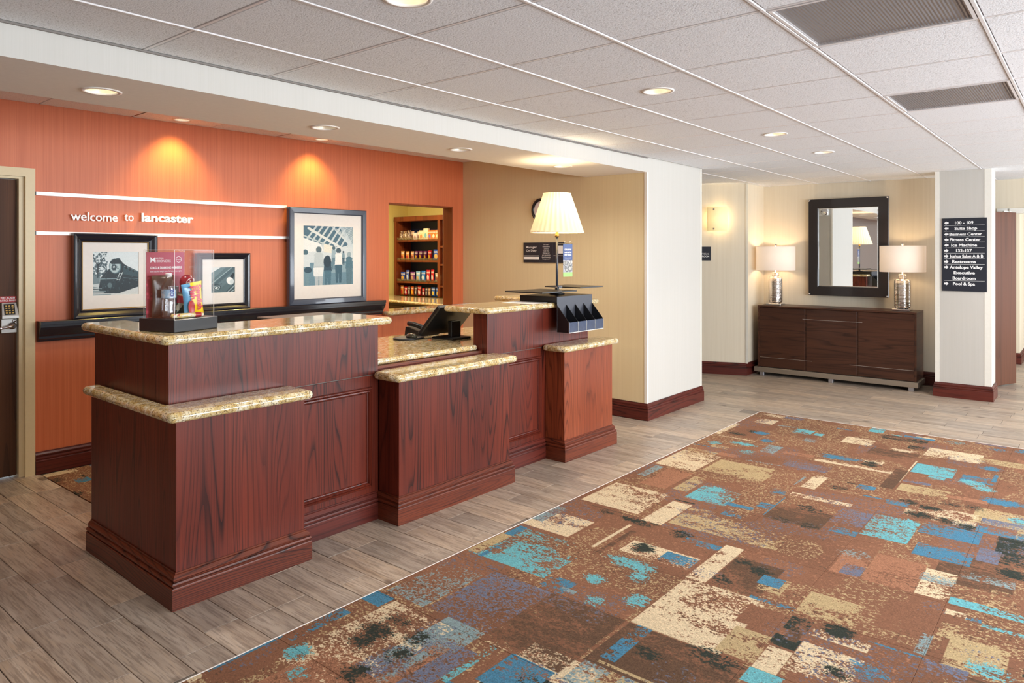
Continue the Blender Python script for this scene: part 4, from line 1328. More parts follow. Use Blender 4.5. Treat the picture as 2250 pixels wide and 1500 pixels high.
# detail of a car flank with a round mirror
r = R(200, 200, (92, 116, 122))
r.poly([(0, 0), (.40, 0), (0, .22)], (226, 232, 230)); r.poly([(.40, 0), (.62, 0), (0, .52), (0, .22)], (112, 136, 142)); r.poly([(.86, 0), (1, 0), (1, .10), (0, .86), (0, .74)], (66, 90, 98), .8)
r.line((0, .66), (.86, .02), .016, (150, 172, 176)); r.poly([(.2, 1), (1, .36), (1, 1)], (78, 102, 108))
for k in range(6): r.line((.62 + .07 * k, 1), (1.1 + .02 * k, .55 + .09 * k), .011, (176, 192, 194) if k % 2 else (40, 60, 66))
r.ell(.86, .42, .07, .20, (16, 34, 42), 1, .2, .5); r.ell(.80, .55, .17, .14, (238, 240, 236), 1, .08, .7); r.ell(.88, .58, .09, .10, (196, 208, 208), .8, .4, .7)
for k in range(4): r.ell(.22, .82, .20 - .045 * k, .11 - .022 * k, ((44, 66, 72), (170, 188, 190), (60, 84, 90), (214, 224, 222))[k], 1, .1, -.25)
r.line((.05, .70), (.45, .66), .012, (30, 50, 58)); r.grain(.03, 3); carpic = r.flip()
# covered street market
r = R(300, 250, (206, 214, 214))
r.poly([(0, .0), (1, 0), (1, .30), (.72, .36), (0, .26)], (70, 104, 122))
for k in range(9): r.line((-.1 + k * .14, .42 - k * .01), (.30 + k * .12, -.05), .017, (196, 206, 206))
for k in range(10): r.line((.56 + k * .05, .0 + .02 * k), (.95, .34 - .004 * k), .006, (206, 214, 214))
r.poly([(.72, 0), (1, 0), (1, .36), (.92, .34)], (196, 208, 212), .8)
for k in range(7): r.line((.80 + .03 * k, 0), (1, .28 - .04 * k), .005, (120, 142, 150))
r.line((.1, .04), (.74, .36), .022, (216, 220, 216)); r.line((0, .16), (.70, .40), .012, (186, 198, 198))
r.poly([(0, .20), (.34, .30), (.40, .42), (0, .44)], (228, 230, 226)); r.poly([(0, .62), (1, .60), (1, 1), (0, 1)], (104, 138, 152)); r.poly([(.42, .66), (1, .62), (1, .78), (.42, .80)], (150, 172, 178), .7)
r.poly([(.4, .30), (.62, .34), (.60, .46), (.40, .44)], (226, 222, 206))


def person_fig(x, top, hgt, hair, torso, legs, w=.085):
    hd_ = hgt * .13
    r.ell(x, top + hd_ * .55, hd_ * .52 * 1.2, hd_ * .6, hair)
    r.poly([(x - w * .8, top + hd_ * 1.3), (x + w * .8, top + hd_ * 1.3), (x + w, top + hgt * .5), (x - w, top + hgt * .5)], torso); r.ell(x, top + hd_ * 1.55, w * .9, hd_ * .5, torso)
    r.poly([(x - w * .9, top + hgt * .48), (x + w * .9, top + hgt * .48), (x + w * .7, top + hgt), (x + w * .12, top + hgt), (x, top + hgt * .66), (x - w * .12, top + hgt), (x - w * .7, top + hgt)], legs)


person_fig(.60, .34, .40, (70, 98, 110), (150, 172, 180), (96, 126, 138), .05); person_fig(.80, .42, .24, (40, 66, 78), (120, 146, 156), (60, 90, 104), .03)
person_fig(.92, .44, .56, (150, 168, 172), (76, 112, 126), (84, 116, 128), .075)
person_fig(.04, .40, .60, (64, 98, 110), (206, 214, 214), (110, 142, 152), .09); r.ell(.09, .74, .075, .05, (40, 72, 88))
person_fig(.30, .35, .68, (84, 104, 112), (186, 196, 196), (176, 186, 188), .10); r.poly([(.19, .70), (.40, .70), (.38, .85), (.20, .85)], (226, 228, 224))
person_fig(.48, .50, .52, (24, 50, 64), (40, 72, 88), (70, 108, 124), .08); r.ell(.47, .60, .075, .10, (24, 52, 66))
person_fig(.70, .37, .60, (60, 84, 94), (232, 232, 226), (56, 92, 108), .08)
r.grain(.03, 5); market = r.flip()


def framed(lb, u0, u1, z0, z1, vb, vf, fw, mw, img, fm, prof, group, lip=None, mat_l=None):
    """picture frame standing on the ledge: moulding, mat board with a window, print"""
    t = wthing('framed_photograph', lb, 'picture', (u0 + u1) / 2, vb, z0, group); og = ((u0 + u1) / 2, vb, z0)
    MB().sweep([(u0, z0), (u1, z0), (u1, z1), (u0, z1)], prof, close=True).map(lambda x, y, z: (x, vb - z, y)).build('moulding', fm, t, og)
    a, b, c, d = u0 + fw, u1 - fw, z0 + fw, z1 - fw
    i0, i1, j0, j1 = mw
    vm = vf
    mb = MB()
    for x0, x1, y0, y1 in ((a, i0, c, d), (i1, b, c, d), (i0, i1, c, j0), (i0, i1, j1, d)): mb.box(x0, x1, vm, vm + .003, y0, y1)
    mb.build('mat_board', M['mat_board'], t, og)
    if lip:
        q = .006
        MB().sweep([(a, c), (b, c), (b, d), (a, d)], [(0, 0), (0, .008), (-q, .006), (-q, 0)], close=True).map(lambda x, y, z: (x, vm - z, y)).build('inner_lip', lip, t, og)
    MB().add([(i0 - .004, vm + .0035, j0 - .004), (i1 + .004, vm + .0035, j0 - .004), (i1 + .004, vm + .0035, j1 + .004), (i0 - .004, vm + .0035, j1 + .004)], [(0, 1, 2, 3)]).build('print', image_mat('photo_print', img, .55, 0), t, og, uv=lambda x, y, z: ((x - i0) / (i1 - i0), (z - j0) / (j1 - j0)))
    MB().box(u0 + .01, u1 - .01, vb - .001, vb + .003, z0 + .01, z1 - .01).build('backing', M['black'], t, og)
    return t


PF1 = [(0, 0), (0, .046), (-.010, .050), (-.022, .046), (-.040, .030), (-.050, .026), (-.054, .030), (-.060, .026), (-.060, 0)]
framed('black framed photograph of a steam locomotive standing on the ledge', 1.945, 2.530, 1.0765, 1.696, -.03, -.048, .060, (2.081, 2.400, 1.238, 1.562), train, M['black_frame'], PF1, 'framed photographs', M['gold_lip'])
PF2 = [(0, 0), (0, .036), (-.008, .040), (-.020, .036), (-.036, .022), (-.042, .026), (-.048, .022), (-.048, 0)]
framed('small black framed photograph of a car detail behind the display case', 2.845, 3.312, 1.0765, 1.553, -.03, -.046, .048, (2.975, 3.182, 1.224, 1.433), carpic, M['black_frame'], PF2, 'framed photographs', M['black_frame'])
PF3 = [(0, 0), (0, .046), (-.006, .052), (-.046, .050), (-.052, .044), (-.055, .036), (-.055, 0)]
framed('large slate blue framed photograph of a covered street market crowd', 3.678, 4.540, 1.0765, 1.972, -.040, -.072, .055, (3.833, 4.387, 1.252, 1.806), market, M['blue_frame'], PF3, 'framed photographs')

# granite sill of the shop opening
o = MB().slab([(4.795, -.115), (5.86, -.115), (5.86, .002) , (5.812, .002), (5.812, .20), (4.892, .20), (4.892, .002), (4.795, .002)], .912, .958).build('granite_sill', M['granite'], None, (4.795, -.115, .912)); o.location = W.w(4.795, -.115, .912); o.rotation_euler = (0, 0, W.a); tag(o, 'gold granite sill in the snack shop opening of the orange wall', 'countertop')

# ================================================================== SNACK SHOP
def shop_top():
    o = MB().slab([(6.27, 6.12), (7.14, 6.12), (7.14, 8.28), (6.52, 8.28)], .878, .918).build('granite_counter', M['granite'], None, (6.4, 7.2, .878)); o.location = (6.4, 7.2, .878)
    return tag(o, 'gold granite counter under the snack shelves in the shop', 'countertop')


shop_top()
sc = thing('base_cabinet', 'dark brown base cabinet with small chrome pulls under the shop counter', 'cabinet', G, (6.6, 7.2, 0))
MB().prism([(6.34, 6.14), (7.12, 6.14), (7.12, 8.26), (6.58, 8.26)], 0, .8775).build('body', M['walnut'], sc, (6.6, 7.2, 0))
dv = Vector((6.58 - 6.34, 8.26 - 6.14)).normalized(); nv = Vector((-dv.y, dv.x))
for k in range(4):
    a = Vector((6.34, 6.14)) + dv * (.03 + k * .525); b = a + dv * .50
    pts = [a, b, b + nv * .018, a + nv * .018]
    dd_ = MB().prism([(p.x, p.y) for p in pts], .10, .84).build('cabinet_door', M['walnut'], sc, (6.6, 7.2, 0))
    c = b + nv * .03 - dv * .06
    MB().tube([(c.x, c.y, .70), (c.x + nv.x * .02, c.y + nv.y * .02, .71), (c.x + nv.x * .02, c.y + nv.y * .02, .79), (c.x, c.y, .80)], .006, 6).build('pull', M['chrome'], dd_, (6.6, 7.2, 0))
bc = thing('snack_shelves', 'reddish wood shelving unit with four shelves of packaged snacks and a blue back', 'shelf unit', G, (7.2, 7.6, .9185)); og = (7.2, 7.6, .9185)
YB, YD, YE = 8.249, 7.297, 6.25
MB().box(7.2, 7.52, YB - .05, YB, .919, 2.095).build('side_panel', M['shelf_wood'], bc, og)
MB().box(7.2, 7.52, YE, YE + .05, .919, 2.095).build('side_panel', M['shelf_wood'], bc, og)
MB().box(7.205, 7.50, YD - .025, YD + .025, .919, 2.03).build('divider', M['shelf_wood'], bc, og)
MB().box(7.195, 7.52, YE - .01, YB + .01, 2.030, 2.10, 0, .004).build('top_panel', M['shelf_wood'], bc, og)
MB().box(7.50, 7.52, YE + .05, YB - .05, .919, 2.03).build('back_panel', plain('dark_blue_back', (34, 52, 104), .5), bc, og)
SZ = [1.134, 1.450, 1.752]
LIPW = []
for z in SZ:
    MB().box(7.21, 7.50, YD + .025, YB - .05, z - .026, z).build('shelf', M['shelf_wood'], bc, og)
    MB().box(7.207, 7.210, YD + .03, YB - .055, z, z + .035).build('clear_lip', M['clear_lip'], bc, og)
for z in (1.09, 1.40, 1.66):
    MB().box(7.21, 7.50, YE + .05, YD - .025, z - .026, z).build('shelf', M['shelf_wood'], bc, og)
ORD = ['leftmost', 'second from the left', 'third from the left', 'fourth from the left', 'fifth from the left', 'sixth from the left', 'seventh from the left', 'eighth from the left', 'ninth from the left', 'tenth from the left', 'eleventh from the left']
SHN = ['on the top snack shelf', 'on the second snack shelf', 'on the third snack shelf', 'in the bottom snack row']
ROWS = [
    (1.7525, [('jar', (206, 186, 160), (110, 74, 56), .088), ('jar', (206, 190, 150), (130, 90, 60), .088), ('jar', (196, 176, 150), (96, 66, 60), .092), ('bag', (190, 158, 130), (120, 80, 70), .07), ('box', (232, 224, 216), (206, 150, 140), .072), ('bag', (214, 196, 176), (150, 110, 100), .06), ('box', (238, 222, 170), (226, 150, 90), .10), ('box', (240, 228, 190), (120, 190, 190), .10), ('box', (236, 132, 60), (120, 110, 200), .085), ('box', (232, 120, 50), (240, 230, 200), .085), ('box', (236, 150, 90), (244, 226, 180), .085)], [.13, .13, .14, .13, .105, .12, .135, .165, .135, .135, .135]),
    (1.4505, [('bag', (214, 160, 90), (186, 60, 50), .085), ('bag', (216, 150, 80), (190, 50, 50), .085), ('bag', (210, 150, 100), (150, 60, 50), .075), ('can', (104, 38, 92), (236, 190, 60), .07), ('can', (104, 38, 92), (236, 190, 60), .07), ('can', (104, 38, 92), (236, 190, 60), .07), ('can', (196, 36, 40), (236, 190, 60), .07), ('bag', (36, 86, 176), (214, 176, 96), .13)], [.135, .13, .13, .135, .135, .135, .14, .155]),
    (1.1345, [('bag', (30, 80, 170), (226, 180, 80), .11), ('bag', (70, 100, 180), (200, 220, 240), .08), ('bag', (120, 70, 130), (200, 160, 130), .11), ('bag', (130, 180, 214), (206, 180, 130), .10), ('bag', (40, 120, 200), (210, 230, 240), .10), ('bag', (190, 26, 40), (240, 220, 210), .085), ('bag', (196, 30, 40), (240, 220, 210), .07), ('bag', (190, 170, 150), (150, 80, 60), .10)], [.135, .165, .14, .15, .16, .175, .18, .13]),
    (.9195, [('bar', (206, 130, 50), (190, 40, 40), .075), ('bar', (190, 40, 46), (240, 220, 210), .07), ('bar', (110, 90, 84), (200, 190, 180), .055), ('bar', (216, 100, 30), (240, 180, 60), .07), ('bar', (100, 84, 80), (210, 200, 190), .055), ('bar', (186, 30, 38), (240, 220, 210), .09), ('bar', (190, 32, 40), (240, 230, 220), .06), ('bar', (96, 80, 78), (200, 190, 180), .05), ('bar', (160, 110, 80), (220, 190, 150), .055), ('bar', (50, 100, 180), (230, 200, 90), .085), ('bar', (50, 106, 190), (230, 200, 90), .085)], [.15, .13, .14, .14, .14, .155, .12, .13, .13, .14, .14]),
]
CN = {'jar': ('snack_jar', 'clear jar of mixed snacks', 'snack jar'), 'bag': ('snack_bag', 'snack bag', 'snack bag'), 'box': ('snack_box', 'small snack box', 'snack box'), 'can': ('chip_can', 'chip can', 'chip can'), 'bar': ('candy_bar', 'upright candy bar packet', 'candy bar')}


def colour_word(c):
    pal = {'red': (190, 32, 40), 'orange': (226, 120, 50), 'purple': (104, 45, 100), 'blue': (45, 95, 180), 'light blue': (130, 180, 214), 'brown': (110, 85, 80), 'tan': (205, 175, 130), 'cream': (238, 225, 200), 'golden': (214, 160, 90)}
    return min(pal, key=lambda k: sum((a - b) ** 2 for a, b in zip(pal[k], c)))


pm_cache = {}


def print_mat(c1, c2):
    """packet colour with a printed roundel and a lettering-like band"""
    m = N('snack_print'); tc = m.n('ShaderNodeTexCoord'); sp = m.n('ShaderNodeSeparateXYZ'); m.l(tc.outputs['Generated'], sp.inputs[0])
    nz = m.noise(m.coord('Object', (1, 1, 1), True), 40.0, 2)
    y_ = m.math('SUBTRACT', sp.outputs[1], .5); z_ = m.math('MULTIPLY', m.math('SUBTRACT', sp.outputs[2], .36), 1.25)
    r_ = m.math('ADD', m.math('SQRT', m.math('ADD', m.math('MULTIPLY', y_, y_), m.math('MULTIPLY', z_, z_))), m.math('MULTIPLY', m.math('SUBTRACT', nz, .5), .22))
    c = m.mix(m.ramp(r_, [(.26, 1.0), (.29, 0.0)]), srgb(c1), srgb(c2))
    bd = m.ramp(sp.outputs[2], [(.70, 0.0), (.72, 1.0), (.83, 1.0), (.85, 0.0)])
    st_ = m.ramp(m.math('FRACT', m.math('MULTIPLY', sp.outputs[1], 7.0)), [(.40, 0.0), (.45, 1.0)])
    c = m.mix(m.math('MULTIPLY', m.math('MULTIPLY', bd, st_), .85), c, srgb((244, 240, 232)))
    m.base(c); m.set(Roughness=.35, Coat_Weight=.3); return m.mat


for ri, (z, items, hs) in enumerate(ROWS):
    tot = sum(i[3] for i in items); span = (YB - .065) - (YD + .03); gap = (span - tot) / len(items); y = YB - .065 - gap / 2
    cnt = 0
    for ii, ((kind, c1, c2, w), h) in enumerate(zip(items, hs)):
        nm_, ds, cat = CN[kind]
        key = (c1, c2, kind)
        if key not in pm_cache: pm_cache[key] = print_mat(c1, c2) if kind != 'jar' else pack_mat('snack_print', c1, c2, 60, .45, .35)
        lb = '%s %s, %s %s' % (colour_word(c1), ds, ORD[ii], SHN[ri])
        ww = w * .92
        if kind in ('bag', 'bar'): mb = pouch(ww, h, .03 if kind == 'bag' else .018, n=6, seed=ii, wob=.2).map(lambda a, b, c: (b, -a, c))
        elif kind == 'box': mb = MB().box(-.02, .02, -ww / 2, ww / 2, 0, h, 0, .002)
        elif kind == 'can': mb = MB().lathe([(ww / 2, 0), (ww / 2, h * .94), (ww / 2 * 1.03, h * .95), (ww / 2 * 1.03, h)], n=16)
        else: mb = MB().lathe([(ww * .46, 0), (ww * .48, .01), (ww * .48, h * .72), (ww * .32, h * .82), (ww * .34, h * .84), (ww * .34, h)], n=14)
        o = mb.build(nm_, pm_cache[key])
        o.location = (7.265, y - w / 2, z + .0005); y -= w + gap
        tag(o, lb, cat, 'snacks ' + SHN[ri])
for k, (z, kind, c1, c2, h) in enumerate(((1.6605, 'jar', (214, 206, 200), (120, 60, 60), .26), (1.4005, 'jar', (196, 186, 180), (150, 40, 50), .18), (1.0905, 'bag', (214, 206, 160), (60, 110, 60), .15), (.9195, 'bag', (206, 170, 90), (180, 50, 40), .16))):
    nm_, ds, cat = CN[kind]
    for q in range(2):
        if kind == 'bag': mb = pouch(.10, h, .03, n=6, seed=k).map(lambda a, b, c: (b, -a, c))
        else: mb = MB().lathe([(.042, 0), (.044, .01), (.044, h * .62), (.022, h * .78), (.024, h * .82), (.024, h)], n=14)
        o = mb.build(nm_, pack_mat('snack_print', c1, c2, 26, .5, .35)); o.location = (7.265, 7.205 - q * .13, z + .0005)
        tag(o, '%s %s %s right of the shelf divider, %s row' % (('first', 'second')[q], colour_word(c1), ds, ('top', 'second', 'third', 'bottom')[k]), cat, 'snacks in the narrow bay')

# ================================================================== ALCOVE WALL
AF = Frame((5.90, 3.236, 0), math.atan2(-1, -.0302))
ms_ = thing('wall_sign', 'black three panel sign about the manager on duty on the tan wall', 'sign', AF, (-1.4966, -.001, 1.456)); og = (-1.4966, -.001, 1.456)
for a, b in ((-1.4966, -1.276), (-1.274, -1.098), (-1.096, -.952)): MB().box(a, b, -.010, -.001, 1.456, 1.664, 0, .001).build('panel', M['sign_black'], ms_, og)
EA = ((1, 0, 0), (0, 0, 1), (0, -1, 0))
mb = MB()
text_part(mb, 'Manager', (-1.386, -.0105, 1.606), *EA, height=.022, width=.150, align='c', bold=.012)
text_part(mb, 'On Duty', (-1.386, -.0105, 1.570), *EA, height=.022, width=.142, align='c', bold=.012)
for k, s in enumerate(('The hotel is', 'independently', 'owned by', 'Castle Black', 'Holdings LLC', 'and operated by', 'Island Hospitality', 'Management IV')): text_part(mb, s, (-1.186, -.0105, 1.636 - k * .0215), *EA, height=.0115, align='c')
mb.box(-1.490, -1.282, -.0108, -.0102, 1.526, 1.529); mb.box(-1.490, -1.282, -.0112, -.0102, 1.484, 1.515)
mb.box(-1.09, -.96, -.0108, -.0102, 1.526, 1.529); mb.box(-1.06, -.97, -.0112, -.0102, 1.55, 1.63)
mb.build('lettering', M['paper'], ms_, og)
ck_ = thing('wall_clock', 'round black rimmed wall clock half hidden behind the pleated lamp shade', 'clock', AF, (-1.252, -.001, 2.0)); 
MB().lathe([(.125, .001), (.125, .022), (.112, .026), (.098, .018), (.097, .010)], n=40, ax='y', cap=False).map(lambda x, y, z: (x, y, z)).build('rim', M['black'], ck_)
MB().lathe([(.1, .002), (.1, .010)], n=40, ax='y').build('face', plain('clock_face', (232, 218, 212), .5), ck_)
MB().box(-.003, .003, -.013, -.0105, -.01, .06).box(-.045, .01, -.013, -.0105, -.003, .003).build('hands', M['black'], ck_)

# ================================================================== ANGLED WALL: sconce and room sign
EF = Frame((8.89, 3.47, 0), math.atan2(-1.13, .44))
sn = thing('wall_sconce', 'lit opal glass wall sconce with two small metal clips beside the console bay', 'wall light', EF, (-.345, -.002, 1.99))
mb = MB(); vs = []; n_ = 14
for j in (0, 1):
    for k in range(n_ + 1):
        x = -.128 + .256 * k / n_; y = -.105 + .055 * (2 * k / n_ - 1) ** 2
        vs += [(x, y, -.152 + j * .304), (x, y + .005, -.152 + j * .304)]
fs = []
for k in range(n_):
    a = 2 * k; b = a + 2; c = 2 * (n_ + 1)
    fs += [(a, b, b + c, a + c), (a + 1, a + 1 + c, b + 1 + c, b + 1), (a, a + 1, b + 1, b), (a + c, b + c, b + 1 + c, a + 1 + c)]
fs += [(0, 2 * (n_ + 1), 2 * (n_ + 1) + 1, 1), (2 * n_, 2 * n_ + 1, 2 * n_ + 1 + 2 * (n_ + 1), 2 * n_ + 2 * (n_ + 1))]
mb.add(vs, fs, 0, True); mb.build('glass_shade', M['sconce_glass'], sn)
MB().box(-.06, .06, -.012, 0, -.10, .10, 0, .002).build('back_plate', M['nickel'], sn)
for z in (-.125, .125): MB().box(-.050, -.030, -.108, -.096, z - .011, z + .011, 0, .002).build('clip', M['nickel'], sn); MB().box(-.044, -.036, -.096, -.010, z - .004, z + .004).build('clip_arm', M['nickel'], sn)
point_light('sconce_glow', EF.w(-.345, -.055, 1.99), 3, (1.0, .76, .42), .03)
rs = thing('room_sign', 'small black electrical room sign partly hidden by the column edge', 'sign', EF, (-.72, -.001, 1.459)); og = (-.72, -.001, 1.459)
MB().box(-.72, -.425, -.008, -.001, 1.459, 1.637, 0, .001).build('plate', M['sign_black'], rs, og)
mb = MB(); text_part(mb, 'ELECTRICAL', (-.447, -.0085, 1.535), *EA, height=.021, align='r'); text_part(mb, 'ROOM', (-.447, -.0085, 1.503), *EA, height=.021, align='r', bold=.02)
mb.build('lettering', M['paper'], rs, og)

# ================================================================== CONSOLE, MIRROR, LAMPS
KF = Frame((0, 0, 0), -math.pi / 2)       # local x towards -Y (left to right), local y towards +X (into the wall)
# (frame maps u -> (0,-1), v -> (1,0))
co = thing('console_cabinet', 'long dark walnut console cabinet with steel inlay lines and a metal plinth', 'console', KF, (-2.47, 9.04, 0)); og = (-2.47, 9.04, 0)
u0, u1, f0, f1 = -3.37, -1.575, 9.045, 9.465
MB().box(u0, u1, f0, f1, .868, .888, 0, .002).build('top_panel', M['walnut'], co, og)
MB().box(u0, u0 + .022, f0, f1, .106, .8675).build('side_panel', M['walnut'], co, og)
MB().box(u1 - .022, u1, f0, f1, .106, .8675).build('side_panel', M['walnut'], co, og)
MB().box(u0 + .0225, u1 - .0225, f0 + .03, f1, .106, .8675).build('carcass', M['walnut'], co, og)
cuts = [(-3.345, -2.789), (-2.769, -2.199), (-2.181, -1.600)]
for k, (a, b) in enumerate(cuts): MB().box(a, b, f0 + .004, f0 + .0295, .110, .862, 0, .0015).build('door', M['walnut'], co, og)
for a, b in ((-2.788, -2.770), (-2.198, -2.182)): MB().box(a, b, f0 + .011, f0 + .0295, .110, .862).build('stile', M['walnut'], co, og)
for a, b, z in ((-2.815, -2.137, .740), (-3.345, -2.701, .231), (-2.276, -1.600, .231)): MB().box(a, b, f0 + .0025, f0 + .0042, z - .0016, z + .0016).build('inlay_line', M['metal'], co, og)
MB().box(-3.405, -1.553, 9.005, 9.44, .046, .1055, 0, .002).build('plinth_rail', M['nickel'], co, og)
for u in (-3.31, -2.48, -1.625):
    for v in (9.02, 9.37): MB().box(u - .026, u + .026, v, v + .052, 0, .046, 0, .002).build('foot', M['steel_foot'], co, og)

mi = thing('wall_mirror', 'rectangular mirror in a wide espresso frame with four bright corner studs', 'mirror', KF, (-2.405, 9.49, 1.018)); og = (-2.405, 9.49, 1.018)
a, b, c, d = -2.868, -1.942, 1.018, 2.237
PM = [(0, 0), (0, .030), (-.003, .034), (-.109, .034), (-.112, .030), (-.112, .012), (-.112, 0)]
MB().sweep([(a, c), (b, c), (b, d), (a, d)], PM, close=True).map(lambda x, y, z: (x, 9.488 - z, y)).build('frame', M['espresso'], mi, og)
MB().box(a + .112 + .014, b - .112 - .014, 9.470, 9.4715, c + .112 + .014, d - .112 - .014).build('glass', M['mirror'], mi, og)
MB().sweep([(a + .112, c + .112), (b - .112, c + .112), (b - .112, d - .112), (a + .112, d - .112)], [(0, .0145), (-.014, .0178), (-.014, .015)], close=True).map(lambda x, y, z: (x, 9.488 - z, y)).build('bevelled_edge', M['mirror'], mi, og)
for x in (a + .014, b - .014):
    for z in (c + .014, d - .014): MB().lathe([(.011, 0), (.011, .008), (.008, .011), (.001, .0115)], n=14, ax='y').map(lambda p, q, r_: (p + x, q + 9.454, r_ + z)).build('stud', M['chrome'], mi, og)

for u, lb in ((-3.211, 'hammered silver table lamp with a white drum shade, at the far end near the sconce'), (-1.752, 'hammered silver table lamp with a white drum shade, on the right end before the mirror')):
    t = thing('table_lamp', lb, 'lamp', KF, (u, 9.24, .8885), group='console table lamps')
    for sx in (-.088, .052):
        for sy in (-.088, .052): pass
    MB().box(-.092, .092, -.092, .092, 0, .022, 0, .004).build('base', M['chrome'], t)
    MB().lathe([(.055, .022), (.078, .034), (.086, .05), (.087, .30), (.084, .345), (.072, .362), (.050, .368)], n=36).build('body', M['hammered'], t)
    MB().lathe([(.042, .366), (.044, .372), (.044, .415), (.038, .420), (.012, .423), (.012, .46)], n=28).build('neck', M['hammered'], t)
    MB().lathe([(.236, .448), (.238, .449), (.238, .748), (.236, .749), (.235, .747), (.235, .450)], n=64, cap=False).build('shade', M['drum_shade'], t)
    mb = MB()
    for a_ in (0, 2.094, 4.189): mb.tube([(0, 0, .735), (.234 * math.cos(a_), .234 * math.sin(a_), .735)], .002, 5)
    mb.tube([(0, 0, .46), (0, 0, .752)], .004, 6); mb.build('harp', M['chrome'], t)
    MB().lathe([(.006, .750), (.017, .756), (.020, .768), (.014, .781), (.002, .786)], n=16).build('finial', M['hammered'], t)
    MB().lathe([(.014, .50), (.03, .54), (.033, .57), (.02, .61), (.002, .62)], n=16).map(lambda x, y, z: (x + .03, y, z)).build('lamp_bulb', M['bulb'], t)
    p = KF.w(u, 9.24, .8885 + .61); point_light('table_lamp_glow', p, 5, (1.0, .74, .45), .05)

# directory sign on the pillar
ds_ = thing('directory_sign', 'black hotel directory sign with arrows on the pillar', 'sign', KF, (-1.308, 8.9285, 1.146)); og = (-1.308, 8.9285, 1.146)
MB().box(-1.308, -.902, 8.918, 8.9285, 1.146, 1.928, 0, .0015).build('plate', M['sign_black'], ds_, og)
ROWT = [('<', '100 - 109', .168), ('<', 'Suite Shop', .205), ('<', 'Business Center', .297), ('<', 'Fitness Center', .280), ('<', 'Ice Machine', .235), ('>', '132-137', .145), ('>', 'Joshua Salon A & B', .305), ('>', 'Restrooms', .215), ('>', 'Antelope Valley', .302), ('', 'Executive', .192), ('', 'Boardroom', .208), ('>', 'Pool & Spa', .200)]
tx = MB(); ln = MB()
zb = [1.863, 1.803, 1.742, 1.684, 1.624, 1.566, 1.507, 1.448, 1.388, 1.330, 1.271, 1.211]
cxs = [-1.105, -1.090, -1.092, -1.097, -1.106, -1.106, -1.087, -1.107, -1.088, -1.104, -1.106, -1.107]
for (ar_, s, w_), z, cx in zip(ROWT, zb, cxs):
    text_part(MB(), s, (cx, 8.9175, z), *EA, height=.030, width=w_, align='c', bold=.035).build('lettering', M['sign_white'], ds_, og)
    if ar_:
        sg = 1 if ar_ == '<' else -1; ax_ = -1.268; zc = z + .014; aw = MB()
        pts = [(-.020, 0), (.0, .020), (.0, .0095), (.020, .0095), (.020, -.0095), (.0, -.0095), (.0, -.020)]
        aw.add([(ax_ + sg * x, 8.9174, zc + y) for x, y in pts], [(0, 1, 6), (1, 2, 5, 6) if False else (2, 3, 4, 5)])
        aw.build('arrow', M['sign_white'], ds_, og)
for k, z in enumerate(zb):
    if k in (8, 9, 11): continue
    MB().box(-1.286, -.922, 8.9172, 8.918, z - .0145, z - .0120).build('rule_line', M['sign_white'], ds_, og)

# emergency light on the far side of the column (seen in the mirror)
el = thing('emergency_light', 'white twin head emergency light on the column side, seen in the mirror', 'emergency light', G, (7.074, 3.42, 2.20))
MB().box(.0005, .05, -.13, .13, -.05, .05, 0, .006).build('housing', M['letter_white'], el)
for y in (-.09, .09): MB().lathe([(.02, .05), (.05, .09), (.055, .10), (.05, .105), (.003, .106)], n=20, ax='x').map(lambda a, b, c: (-a, b + y, c)).build('lamp_head', M['chrome'], el)

